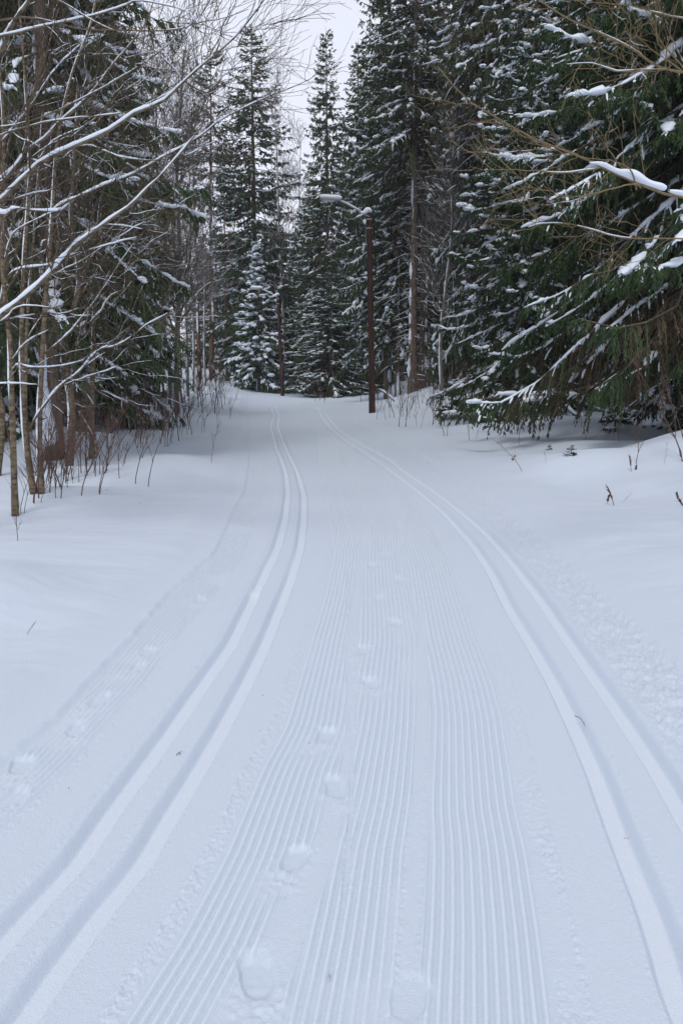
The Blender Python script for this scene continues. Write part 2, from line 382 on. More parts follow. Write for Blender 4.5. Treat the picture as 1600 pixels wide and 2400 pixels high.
def smooth_path(pts, k):
    p = np.asarray(pts, float); n = len(p)
    t = np.concatenate([[0], np.cumsum(np.linalg.norm(np.diff(p, axis=0), axis=1))]); t /= t[-1]
    pp = np.vstack([2 * p[0] - p[1], p, 2 * p[-1] - p[-2]])
    u = np.linspace(0, 1, k); out = []
    for x in u:
        i = min(max(np.searchsorted(t, x, 'right') - 1, 0), n - 2)
        f = (x - t[i]) / max(t[i + 1] - t[i], 1e-9)
        a, b, c, d = pp[i], pp[i + 1], pp[i + 2], pp[i + 3]
        out.append(.5 * ((2 * b) + (-a + c) * f + (2 * a - 5 * b + 4 * c - d) * f * f + (-a + 3 * b - 3 * c + d) * f ** 3))
    return np.array(out)

def tag(o, label, cat, group=None, kind=None):
    if label: o['label'] = label
    if cat: o['category'] = cat
    if group: o['group'] = group
    if kind: o['kind'] = kind
    return o
def empty(name, loc, label, cat, group=None, rz=0., sc=1.):
    o = bpy.data.objects.new(name, None); COL.objects.link(o); o.empty_display_size = .3
    o.location = loc; o.rotation_euler = (0, 0, rz); o.scale = sc if isinstance(sc, tuple) else (sc, sc, sc)
    return tag(o, label, cat, group)
KIDS = {}
def copy_thing(src, loc, rz, sc, label, cat=None, group=None, lean=(0, 0)):
    c = src.copy(); COL.objects.link(c); c.location = loc; c.rotation_euler = (lean[0], lean[1], rz)
    c.scale = (sc, sc, sc) if not isinstance(sc, tuple) else sc
    c['label'] = label
    if cat: c['category'] = cat
    if group: c['group'] = group
    for ch in list(src.children):
        d = ch.copy(); COL.objects.link(d); d.parent = c
    return c

# ------------------------------------------------------------------ ground sheet
def ground():
    t_in = np.linspace(-.37, .37, 980)
    k = np.arange(1, 46); ext = .37 + .0022 * (1.2 ** k - 1) / .2 * 1.0
    ext = np.concatenate([ext, [ext[-1] * 1.6, ext[-1] * 3]])
    t = np.concatenate([-ext[::-1], t_in, ext])
    py = np.arange(2480, 896, -2.6)
    Yr = np.array([flat(800, p)[1] for p in py])
    Yr = np.concatenate([[-40, -20, -10, -5, -2, 0, .8, 1.4], Yr[Yr > 1.9], np.geomspace(Yr.max() * 1.05, 450, 60)])
    w = 1.5 + .5 * ((Yr - 1.5) + np.sqrt((Yr - 1.5) ** 2 + 1))
    X = np.clip(w[:, None] * t[None], -600, 600) + np.where(np.abs(w[:, None] * t[None]) > 600, t[None] * .01, 0); Y = np.repeat(Yr[:, None], len(t), 1)
    DZ, PACK_LIGHT = detail(X, Y); Z = base(X, Y) + DZ
    nr, nc = X.shape
    i = np.arange(nr - 1)[:, None] * nc; j = np.arange(nc - 1)[None]
    Q = np.stack([i + j, i + j + 1, i + nc + j + 1, i + nc + j], -1).reshape(-1, 4)
    mb = MB(); mb.add(np.stack([X, Y, Z], -1), Q, tint=(.27 + .45 * PACK_LIGHT).ravel())  # painted ridge light and packed-floor paleness go into the tint
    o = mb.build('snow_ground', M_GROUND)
    tag(o, None, None, None, 'structure')
ground()

# ------------------------------------------------------------------ snow on trunks and branches
def trunk_snow(mb, P, r, side=np.array([-1., -.45, 0]), cover=.7, w=.66):
    """plastered snow along the windward side of a trunk path P[k,3], radii r[k]"""
    n = max(3, int(np.linalg.norm(P[-1] - P[0]) / 1.1))
    s = nrm(side)
    for i in range(n):
        if rng.random() > cover: continue
        a = (i + rng.random() * .5) / n; b = min(a + (.5 + rng.random() * .9) / n, 1)
        u = np.linspace(a, b, 9)[None]; Q = ev(P[None], u); R = np.interp(u[0], np.linspace(0, 1, len(r)), r)
        rr = R * w * np.sin(np.linspace(.12, 3.02, 9)) ** .5 * (1 + .3 * (rng.random(9) - .5))
        tubes(mb, Q + (s * R[:, None] * .78)[None], rr[None], 6, .8, 1, lump=.3)
def branch_snow(mb, P, r, thick=1.0, cover=.7, seg=.5, sides=6, minw=.006):
    """snow lying along the top of branches P[n,k,3] with radii r[n,k]"""
    n, k, _ = P.shape; L = np.linalg.norm(np.diff(P, axis=1), axis=2).sum(1)
    segs = np.maximum((L / seg).astype(int), 1)
    idx = np.repeat(np.arange(n), segs); st = np.concatenate([np.arange(c) / c for c in segs]) if n else np.zeros(0)
    c = segs[idx]; keep = rng.random(len(idx)) < cover; idx = idx[keep]; st = st[keep]; c = c[keep]
    if not len(idx): return
    a = st + rng.random(len(idx)) * .35 / c; b = np.minimum(a + (.45 + .75 * rng.random(len(idx))) / c, 1)
    u = a[:, None] + (b - a)[:, None] * np.linspace(0, 1, 8)[None]
    Q = ev(P[idx], u); R = ev(np.repeat(r[idx][..., None], 3, 2), u)[..., 0]
    T = nrm(Q[:, -1] - Q[:, 0]); fl = np.clip(1.15 - np.abs(T[:, 2]) ** 3, .15, 1)
    prof = np.sin(np.linspace(.15, 2.99, 8)) ** .55
    rr = np.maximum(R * 1.05 * thick, minw) * prof * fl[:, None] * (1 + .45 * (rng.random(R.shape) - .5)) * (.75 + .5 * rng.random((len(R), 1)))
    Q = Q.copy(); Q[..., 2] += R * .6 + rr * .55
    tubes(mb, Q, rr, sides, 1.0, .85, lump=.15)

# ------------------------------------------------------------------ spruces
def spruce_meshes(H, Rad, zb, nb, det, snow, seed, up=.25, droop=.45, dead=0, tw=.16, trunk_r=None, lean=0., prof_p=.75, snow_top=.65, brown=.0, fill=1.0, hang=1.0, snow_w=1.0, minz=.12, lowbrown=0.):
    global rng
    keep = rng; rng = np.random.default_rng(seed)
    tr = trunk_r or (.0075 * H + .02)
    K = 14; zz = np.linspace(-.4, H, K)
    wob = np.cumsum(rng.normal(0, .02, (K, 2)), 0) * (zz / H)[:, None]
    TP = np.stack([wob[:, 0] + lean * zz / H, wob[:, 1], zz], 1); TR = tr * (1 - np.clip(zz / H, 0, 1)) ** .8 + .008
    TR[0] *= 1.35; TR[1] *= 1.02
    mt, mc, ms = MB(), MB(), MB()
    tubes(mt, smooth_path(TP, 40), np.interp(np.linspace(0, 1, 40), np.linspace(0, 1, K), TR), 10, lump=.08)
    # boughs, in loose whorls
    h = rng.random(nb) ** 1.0; h = zb + (H * .985 - zb) * h
    h = h + .0 * h; h = np.round(h / .38) * .38 + rng.normal(0, .06, nb)
    h = np.clip(h, zb * .9, H * .985); hf = (h - zb) / (H - zb); hf = np.clip(hf, 0, 1)
    L = Rad * ((1 - hf) ** prof_p * .95 + .05) * (.62 + .55 * rng.random(nb)) * (1 - .25 * np.exp(-hf / .06))
    az = rng.random(nb) * 2 * math.pi
    D = np.stack([np.cos(az), np.sin(az), 0 * az], 1); SD = np.stack([-np.sin(az), np.cos(az), 0 * az], 1)
    kb = 9; s = np.linspace(0, 1, kb)
    upv = up * (.2 + 1.6 * hf) + rng.normal(0, .08, nb); dr = droop * (1.25 - .75 * hf) * (.75 + .5 * rng.random(nb))
    tip = .28 * (.5 + rng.random(nb))
    zoff = L[:, None] * (upv[:, None] * s - dr[:, None] * s ** 1.6 * 1.5 + tip[:, None] * s ** 4)
    lat = np.cumsum(rng.normal(0, .035, (nb, kb)), 1) * L[:, None]
    org = np.stack([np.interp(h, zz, TP[:, 0]), np.interp(h, zz, TP[:, 1]), h], 1)
    BP = org[:, None] + D[:, None] * (L[:, None] * s * .97)[..., None] + SD[:, None] * lat[..., None]
    BP[..., 2] += zoff
    BP[..., 2] = np.maximum(BP[..., 2], minz + .2 * rng.random((nb, 1)))
    br = (.006 + .009 * L)[:, None] * (1 - .85 * s)
    tubes(mt, BP, br, 4)
    # dead bare branches on the lower trunk
    if dead:
        hd = .6 + (zb + .25 * (H - zb) - .6) * rng.random(dead); ad = rng.random(dead) * 6.28
        Ld = .35 + Rad * .55 * rng.random(dead)
        Dd = np.stack([np.cos(ad), np.sin(ad), 0 * ad], 1)
        DP = np.stack([np.interp(hd, zz, TP[:, 0]), np.interp(hd, zz, TP[:, 1]), hd], 1)[:, None] + Dd[:, None] * (Ld[:, None] * s)[..., None]
        DP[..., 2] += Ld[:, None] * (.1 * s - (.25 + .3 * rng.random((dead, 1))) * s ** 2) + np.cumsum(rng.normal(0, .02, (dead, kb)), 1)
        rd = (.010 + .004 * Ld)[:, None] * (1 - .8 * s)
        md = MB(); tubes(md, DP, rd, 3, tint=rng.random(dead))
        nt_ = dead * 9; ix = rng.integers(0, dead, nt_); ss = rng.random((nt_, 1)) * .8 + .2
        p0 = ev(DP[ix], ss)[:, 0]; dd = nrm(Dd[ix] + rng.normal(0, .6, (nt_, 3)) + [0, 0, -.5]); p1 = p0 + dd * (Ld[ix] * (.2 + .25 * rng.random(nt_)))[:, None]
        spikes(md, p0, p1, .006 + .004 * (det < 2), rng.random(nt_))
        branch_snow(ms, DP, rd + .006, .9 * snow_w, .55 * min(snow * 1.4, 1), .7, 5, .014)
    # branchlets along the boughs
    sp = {1: .155, 2: .12, 3: .07}[det] / fill
    cnt = np.maximum((L / sp * 1.0).astype(int), 3)
    bi = np.repeat(np.arange(nb), cnt); N = len(bi)
    sb = .12 + .88 * rng.random(N) ** .8
    p0 = ev(BP[bi], sb[:, None])[:, 0]; pt = nrm(ev(BP[bi], np.minimum(sb + .08, 1)[:, None])[:, 0] - ev(BP[bi], np.maximum(sb - .08, 0)[:, None])[:, 0])
    sg = rng.choice([-1., 1.], N)[:, None]
    side = SD[bi] * sg
    lb = (.18 + .36 * L[bi] ** .75) * (1.05 - sb) ** .45 * (.55 + .6 * rng.random(N)) * .85
    lb *= (.55 + .45 * np.clip(1 - hf[bi], 0, 1))
    d0 = nrm(pt * .65 + side * (.25 + .75 * rng.random((N, 1))) + rng.normal(0, .12, (N, 3)))
    kk = 4; q = np.linspace(0, 1, kk)
    hg = (hang * (.35 + .75 * (1 - hf[bi])) * (.5 + .7 * rng.random(N)))[:, None]
    CP = p0[:, None] + d0[:, None] * (lb[:, None] * (q - .28 * q ** 2 * hg))[..., None]
    CP[..., 2] -= lb[:, None] * hg * .85 * q ** 1.6
    age = np.clip(1 - sb * 1.15, 0, 1)
    ti = np.clip(.16 + .22 * rng.random(N) + brown * (.5 + .5 * rng.random(N)) + .55 * age * rng.random(N) * (hf[bi] < .6), 0, .84)
    ti = np.where((hf[bi] < .12) & (sb < .8), np.clip(ti + lowbrown * rng.random(N), 0, .9), ti)
    wdt = {1: .024, 2: .018, 3: .0115}[det]
    tubes(mc, CP, np.broadcast_to(np.array([.8, 1, .8, .25]) * wdt, (N, 4)), 3, tint=ti)
    # twiglets clothed in needles
    m = {1: 9, 2: 11, 3: 13}[det]
    per = np.maximum((lb / tw * m * .45).astype(int), 2); ci = np.repeat(np.arange(N), per); n3 = len(ci)
    qq = (rng.random(n3) * .95 + .05)[:, None]
    t0 = ev(CP[ci], qq)[:, 0]; ct = nrm(ev(CP[ci], np.minimum(qq + .2, 1))[:, 0] - ev(CP[ci], np.maximum(qq - .2, 0))[:, 0])
    rd = nrm(np.cross(ct, rng.normal(size=(n3, 3))))
    rd[:, 2] *= .6
    dd = nrm(ct * .8 + rd * .7 + np.array([0, 0, -.6]) * hang * (1.1 - hf[bi][ci])[:, None])
    ln = tw * (.5 + .8 * rng.random(n3)) * (1.1 - .4 * qq[:, 0])
    spikes(mc, t0, t0 + dd * ln[:, None], wdt * (1.15 + .5 * rng.random(n3)), np.clip(ti[ci] + rng.normal(0, .06, n3), 0, .9))
    # leader tuft and twigs on the bough axis
    n4 = int(nb * 9); ix = rng.integers(0, nb, n4); ss = (.25 + .75 * rng.random(n4))[:, None]
    t0 = ev(BP[ix], ss)[:, 0]; dd = nrm(D[ix] + rng.normal(0, .55, (n4, 3)))
    spikes(mc, t0, t0 + dd * (tw * (.6 + .8 * rng.random(n4)))[:, None], wdt * 1.5, np.clip(.2 + .2 * rng.random(n4) + brown * .4, 0, 1))
    # snow lying on boughs and branchlets
    if snow > 0:
        ps = snow * (1 - sst(hf, snow_top - .25, snow_top + .2)) 
        sn = rng.random(nb) < ps
        idx = np.where(sn)[0]
        if len(idx):
            reps = np.repeat(idx, 3 if det < 3 else 6)
            a = .10 + .85 * rng.random(len(reps)) ** .7; b = np.minimum(a + .03 + .17 * rng.random(len(reps)) ** 1.5, 1.0)
            u = a[:, None] + (b - a)[:, None] * np.linspace(0, 1, 9)
            Q = ev(BP[reps], u)
            w0 = (.014 + .034 * rng.random(len(reps)) ** 1.6 + .022 * (rng.random(len(reps)) < .15)) * np.minimum(.7 + .2 * L[reps], 1.4) * {1: 1.25, 2: 1.1, 3: .95}[det] * snow_w
            rr = w0[:, None] * np.sin(np.linspace(.15, 3.0, 9)) ** .6 * (1 + .8 * (rng.random(u.shape) - .5))
            Q = Q.copy(); Q[..., 2] += rr * .5 + .012; Q[..., :2] += (w0[:, None] * rng.normal(0, .5, u.shape))[..., None] * SD[reps][:, None, :2]
            tubes(ms, Q, rr, 7, 1.3, .8, lump=.4)
            lg = idx[rng.random(len(idx)) < (.18 if det == 3 else .6)]
            if len(lg):
                a = .05 + .5 * rng.random(len(lg)); b = np.minimum(a + .2 + .4 * rng.random(len(lg)), 1)
                u = a[:, None] + (b - a)[:, None] * np.linspace(0, 1, 14); Q = ev(BP[lg], u)
                rr = ({1: .026, 2: .02, 3: .019}[det] * (.6 + .8 * rng.random(len(lg))))[:, None] * np.sin(np.linspace(.15, 3.0, 14)) ** .5 * (1 + .7 * (rng.random(u.shape) - .5))
                Q = Q.copy(); Q[..., 2] += rr * .6 + .01; tubes(ms, Q, rr, 6, 1.2, .8, lump=.3)
        pads = .3 + .68 * rng.random((nb, 4)) ** .8; pi_ = np.repeat(idx, 4); pc = pads[idx].reshape(-1)
        if len(idx):
            u = np.clip(pc[:, None] + np.linspace(-.06, .06, 7)[None] * (.6 + .8 * rng.random((len(pc), 1))), 0, 1); Q = ev(BP[pi_], u).copy()
            w0 = (.02 + .052 * rng.random(len(pc)) ** 1.5) * {1: 1.2, 2: 1.1, 3: 1.12}[det] * snow_w
            rr = w0[:, None] * np.sin(np.linspace(.2, 2.94, 7)) ** .6 * (1 + .5 * (rng.random(u.shape) - .5)); Q[..., 2] += rr * .45
            tubes(ms, Q, rr, 8, 1.7, .8, lump=.35)
        cs = np.where((sn[bi]) & (rng.random(N) < {1: .95, 2: .95, 3: .95}[det]))[0]
        if len(cs):
            loose = cs[rng.random(len(cs)) < .22]
            cs = cs[np.abs(sb[cs][:, None] - pads[bi[cs]]).min(1) < .075]; nc_ = len(cs); cs = np.concatenate([cs, loose])
            a0 = np.where(np.arange(len(cs)) < nc_, .1 * rng.random(len(cs)), .7 * rng.random(len(cs))); e = np.where(np.arange(len(cs)) < nc_, (.12 if det == 3 else .3) + (.38 if det == 3 else .5) * rng.random(len(cs)) ** 1.4, .12 + .2 * rng.random(len(cs))); u = a0[:, None] + e[:, None] * np.linspace(0.0, 1, 6)[None]
            Q = ev(CP[cs], u)
            w0 = ({1: .030, 2: .025, 3: .020}[det] * (.5 + .95 * rng.random(len(cs)) ** 1.5)) * snow_w
            rr = w0[:, None] * np.sin(np.linspace(.3, 2.9, 6)) ** .6 * (1 + .4 * (rng.random(u.shape) - .5))
            Q = Q.copy(); Q[..., 2] += rr * .55 + wdt * .7
            tubes(ms, Q, rr, 5, 1.15, .8, lump=.2)
        trunk_snow(ms, smooth_path(TP[:9], 24), np.interp(np.linspace(0, 1, 24), np.linspace(0, 1, 9), TR[:9]), cover=.65)
    rng = keep
    return mt, mc, ms, (md if dead else None)
def spruce(name, loc, label, group=None, rz=0., sc=1., bark=None, **k):
    mt, mc, ms, md = spruce_meshes(**k)
    r = empty(name, loc, label, 'spruce', group, rz, sc)
    mt.build('trunk', bark or M_SBARK, r); mc.build('crown', M_NEEDLE, r, smooth=False)
    if ms.n: ms.build('snow', M_SNOW, r)['kind'] = 'stuff'
    if md: md.build('dead_branches', M_DRY, r, smooth=False)
    return r

# hero spruces on the right
def P(px, Y): return tuple(gy(px, Y))
hero1 = spruce('spruce_tree', P(1705, 21.0), 'huge dark green spruce at the right edge whose long snowy boughs reach over the hollow',
       H=21, Rad=5.9, zb=2.6, nb=560, det=3, snow=.72, seed=111, up=.05, droop=.46, tw=.13, trunk_r=.30, prof_p=.62, snow_top=1.1, brown=.02, fill=.95, dead=60, minz=.75, lowbrown=.7)
hero2 = spruce('spruce_tree', tuple(gp(1402, 966)), 'broad spruce with a snow-plastered double-width trunk in the mounds right of the trail',
       H=25, Rad=4.4, zb=2.5, nb=360, det=3, minz=1.4, lowbrown=.8, snow=.6, seed=12, up=.05, droop=.42, tw=.16, trunk_r=.24, prof_p=.6, snow_top=.8, brown=.05, fill=.62, dead=40)
hero3 = spruce('spruce_tree', P(1215, 31), 'dense young spruce with snowy boughs down to the bushes right of the lamp post',
       H=13, Rad=3.0, zb=.7, nb=280, det=3, snow=.9, seed=13, up=.10, droop=.38, tw=.15, trunk_r=.13, prof_p=.7, snow_top=1.2, fill=.62)
# spruce at the left edge
left1 = spruce('spruce_tree', tuple(gp(132, 1078)), 'grey-barked spruce behind the leaning alders, snow heaped against its foot', bark=M_SBARK,
       H=22, Rad=2.9, zb=2.6, nb=300, det=3, snow=.5, seed=14, up=.12, droop=.42, tw=.15, trunk_r=.135, prof_p=.45, snow_top=.9, brown=.16, fill=.62, dead=40)
left2 = spruce('spruce_tree', tuple(gp(293, 1000)), 'spruce with low green boughs behind the thin brown stem on the left bank',
       H=14.5, Rad=1.75, zb=1.4, nb=200, det=2, snow=.6, seed=15, up=.1, droop=.42, tw=.18, trunk_r=.14, prof_p=.5, snow_top=1., brown=.10, fill=1.1, dead=20)

# prototypes for the rest of the forest
NEWP = {}
def proto(key, **k):
    NEWP[key] = k
PD = dict(
    tall=dict(H=30, Rad=5.0, zb=3.0, nb=430, det=1, brown=.06, snow=.8, seed=21, up=.22, droop=.40, tw=.21, prof_p=.72, snow_top=.62, fill=1.35, hang=1.35),
    tall2=dict(H=26, Rad=3.9, zb=1.0, nb=420, det=1, snow=.9, seed=22, up=.12, droop=.42, tw=.21, prof_p=.72, snow_top=.6, fill=1.2, hang=1.3, brown=.12),
    bare=dict(H=28, Rad=3.6, zb=11.5, nb=300, trunk_r=.21, det=1, snow=.8, seed=23, up=.10, droop=.42, tw=.21, prof_p=.6, snow_top=.7, fill=.9, dead=210, brown=.22),
    mid=dict(H=18, Rad=2.9, zb=.8, nb=320, det=1, brown=.08, snow=1.0, seed=24, up=.1, droop=.42, tw=.21, prof_p=.75, snow_top=.85, fill=1.1),
    mid2=dict(H=17, Rad=2.7, zb=3.0, nb=270, det=1, snow=.95, seed=25, up=.1, droop=.45, tw=.21, prof_p=.6, snow_top=.8, fill=1.0, dead=70, brown=.12),
    young=dict(H=9, Rad=2.4, zb=.5, nb=210, det=2, snow=1.0, seed=26, up=.05, droop=.34, tw=.2, prof_p=.85, snow_top=1.4, fill=1.0, snow_w=1.6),
    pine=dict(H=25, Rad=2.6, zb=15.5, nb=90, det=1, snow=.4, seed=27, up=.35, droop=.25, tw=.21, prof_p=.45, snow_top=.9, fill=1.2, dead=24, trunk_r=.20),
)
FIRST = {}
def tree(kind, loc, rz, sc, label, group=None, lean=(0, 0)):
    if kind not in FIRST:
        o = spruce('pine_tree' if kind == 'pine' else 'spruce_tree', loc, label, group, rz, sc, bark=M_PBARK if kind == 'pine' else None, **PD[kind])
        o.rotation_euler = (lean[0], lean[1], rz)
        if isinstance(sc, tuple): o.scale = sc
        if kind == 'pine': o['category'] = 'pine'
        FIRST[kind] = o; return o
    c = copy_thing(FIRST[kind], loc, rz, sc, label, group=group, lean=lean)
    if not group and 'group' in c: del c['group']
    return c
def to(px, Y, top, kind):
    g = gy(px, Y); return (at(px, top, Y)[2] - g[2]) / PD[kind]['H']
def s3(a, b=None): return (a, a, b if b else a)

tree('tall', P(600, 92), 0.3, s3(1.4, to(600, 92, 55, 'tall')), 'tallest pointed spruce standing alone against the sky, centre left')
tree('tall', P(768, 82), 2.0, s3(.80, to(768, 82, 62, 'tall')), 'slim pointed spruce whose top is second highest against the sky gap')
tree('tall2', P(834, 84), 1.0, s3(1.0, to(834, 84, 88, 'tall2')), 'spruce with a small pointed top just right of the sky gap')
tree('bare', P(966, 58), 0.0, s3(1.15, 1.1), 'very tall spruce with a long snow-streaked bare trunk right of the lamp post')
tree('bare', P(988, 60), 2.2, s3(1.05, 1.0), 'brown-trunked tall spruce standing close behind the snow-streaked one', lean=(0, -.01))
tree('mid2', P(931, 62), 1.2, s3(1.1, 1.1), 'thin grey spruce between the lamp post and the two tall trunks')
tree('young', P(606, 85), 0.0, s3(1.45, 1.4), 'small snow-laden spruce with layered white boughs left of the farther lamp post')
tree('mid', P(775, 79), 2.6, s3(1.35, .62), 'low snowy spruce skirt spreading over the snow right of the farther lamp post')
tree('tall2', P(738, 88), 4.0, s3(.9, to(738, 88, 400, 'tall2')), 'spruce behind the low snowy skirt by the far bend')
tree('tall2', P(1110, 52), 3.0, s3(.72, 1.25), 'tall shaggy spruce filling the view right of the two tall trunks')
tree('bare', P(1150, 47), 4.4, s3(1.1, 1.15), 'tall thin-crowned spruce behind the dense young spruce')
tree('mid2', tuple(gp(1515, 905)), 5.0, s3(1.2, 1.5), 'slender spruce trunk rising from a snow mound far right')
tree('pine', tuple(gp(468, 893)), 1.0, s3(.95), 'leftmost of three thin snow-edged pine trunks beside the far bushes', 'pine trunks beyond the bend', lean=(0, -.02))
tree('pine', tuple(gp(497, 893)), 2.0, s3(1.15), 'reddish middle pine trunk of the three beyond the bend', 'pine trunks beyond the bend', lean=(0, -.03))
tree('pine', tuple(gp(532, 893)), 3.3, s3(.75), 'rightmost thin pine stem, half white with snow, beside the snowy spruce', 'pine trunks beyond the bend')
# forest fill: individually placed, looks alike from here
GR = 'spruces of the dense forest'
rf = random.Random(5)
fill = []
for (px, Y, kind, sc, sz) in [
    (40, 25, 'tall2', .9, .9), (-90, 21, 'mid', 1.2, 1.3), (75, 31, 'bare', .8, .9), (190, 30, 'tall2', .8, .85), (215, 40, 'bare', .9, .9), (120, 44, 'tall2', 1.1, 1.1), (30, 50, 'tall', 1, 1), (265, 52, 'mid', 1.1, 1.2),
    (-40, 36, 'tall', .9, .9), (385, 84, 'mid2', .8, .7), (350, 98, 'mid2', .8, .8),
    (900, 82, 'tall2', 1, 1.1), (1020, 78, 'tall', .8, 1.05), (870, 92, 'tall', .9, .95), (1130, 66, 'tall2', 1, 1.2), (1230, 58, 'tall', 1, 1.1), (1300, 46, 'tall2', 1, 1.1), (1370, 52, 'bare', 1, 1.1), (1450, 60, 'tall', 1, 1.1),
    (1560, 48, 'tall2', 1, 1.1), (1660, 36, 'tall', .9, 1), (1700, 52, 'tall', 1, 1), (1480, 34, 'bare', .9, .95), (1260, 38, 'bare', .85, .95), (1590, 30, 'bare', .8, .95),
    (700, 104, 'mid', 1, .95), (660, 112, 'mid', 1, .9), (560, 112, 'mid', 1.0, .85), (520, 122, 'mid2', 1.0, .95), (470, 130, 'tall2', 1, .6), (730, 100, 'tall2', .9, .72), (800, 100, 'tall2', 1, .9),
    (1850, 22, 'tall2', 1, 1), (-200, 30, 'tall2', 1, 1)]:
    fill.append((px, Y, kind, sc, sz))
for i in range(56):
    px = rf.uniform(-150, 1750); Y = rf.uniform(112, 190)
    lim = 15 if 330 < px < 830 else 24
    kind = rf.choice(['mid', 'mid2', 'tall2', 'bare'])
    Hk = PD[kind]['H']; sz = rf.uniform(.8, 1.05) * lim * (Y / 120) / Hk
    fill.append((px, Y, kind, min(sz, 1.2) * 1.1, sz))
for px, Y, kind, sc, sz in fill:
    if Y < 60: lb, g = ('tall snow-dusted spruce in the forest behind the alders on the left bank', 'near forest spruces left') if px < 800 else ('tall dark spruce in the forest behind the right bank', 'near forest spruces right')
    elif px < 450: lb, g = 'grey-green spruce in the far forest left of the trail', 'far forest spruces left'
    elif px < 850: lb, g = 'spruce in the far forest beyond the bend of the trail', 'far forest spruces beyond the bend'
    else: lb, g = 'spruce in the far forest right of the trail', 'far forest spruces right'
    tree(kind, P(px, Y), rf.uniform(0, 6.28), (sc, sc, sz), lb, g, lean=(rf.uniform(-.01, .01), rf.uniform(-.01, .01)))

tree('tall', P(908, 64), 1.7, s3(.85, 1.1), 'tall shaggy spruce leaning into the right side of the sky gap, behind the lamp post')
# small spruces poking out of the snow
SEED = dict(H=1.15, Rad=.42, zb=.10, nb=46, det=3, snow=.5, seed=31, up=.25, droop=.25, tw=.05, prof_p=.9, snow_top=1.4, trunk_r=.016, fill=1.6, hang=.3, snow_w=.7)
sd1 = spruce('spruce_seedling', tuple(gp(1157, 1012)), 'small bare-looking spruce seedling with short level twigs in front of the bushes', rz=0, sc=1.05, **SEED)
sd2 = copy_thing(sd1, tuple(gp(1440, 1018)), 1.3, 1.0, 'dark small spruce seedling in the snow below the broad spruce trunk')
sd3 = copy_thing(sd1, tuple(gp(1062, 985)), 2.2, (1.7, 1.7, 1.2), 'small snow-covered spruce bush between the thin stems right of the lamp post')
sd4 = copy_thing(sd1, tuple(gp(1287, 1058)), 2.2, (.22, .22, .12), 'tip of a buried seedling showing above the shaded hollow')
sd5 = copy_thing(sd1, tuple(gp(1335, 1072)), .2, (.34, .34, .17), 'tuft of a buried seedling in the darkest part of the hollow')
sd6 = copy_thing(sd1, tuple(gp(560, 900)), .2, (2.5, 2.5, 2.2), 'small snowy spruce at the crest of the far bank')
for o in (sd1, sd2, sd3, sd4, sd5, sd6): o['category'] = 'seedling'

# ------------------------------------------------------------------ bare trees
def kids(P_, r_, m, lo, hi, ang, upb, rf_, k=7, smin=.2, curl=.15, smax=1.0):
    """m side shoots on random parents; returns paths, radii"""
    n = P_.shape[0]
    L = np.linalg.norm(np.diff(P_, axis=1), axis=2).sum(1); pr = L / L.sum()
    ix = rng.choice(n, m, p=pr); s = smin + (smax - smin) * rng.random(m)
    p0 = ev(P_[ix], s[:, None])[:, 0]; T = nrm(ev(P_[ix], np.minimum(s + .1, 1)[:, None])[:, 0] - ev(P_[ix], np.maximum(s - .1, 0)[:, None])[:, 0])
    r0 = ev(np.repeat(r_[ix][..., None], 3, 2), s[:, None])[:, 0, 0]
    A = nrm(np.cross(T, rng.normal(size=(m, 3)))); a = ang * (.7 + .6 * rng.random(m))[:, None]
    D = nrm(T * np.cos(a) + A * np.sin(a) + np.array([0, 0, upb]))
    l = (lo + (hi - lo) * rng.random(m)) * (1.1 - .5 * s)
    q = np.linspace(0, 1, k)
    C = nrm(np.cross(D, rng.normal(size=(m, 3)))) * (curl * rng.normal(size=(m, 1)))
    Pn = p0[:, None] + D[:, None] * (l[:, None] * q)[..., None] + (C + np.array([0, 0, upb * .35]))[:, None] * (l[:, None] * q ** 2)[..., None]
    Pn = Pn + np.cumsum(rng.normal(0, .018, (m, k, 3)), 1) * l[:, None, None]
    Pn[:, 0] = p0
    rr = np.minimum(r0 * rf_, r0)[:, None] * (1 - .75 * q)
    return Pn, rr
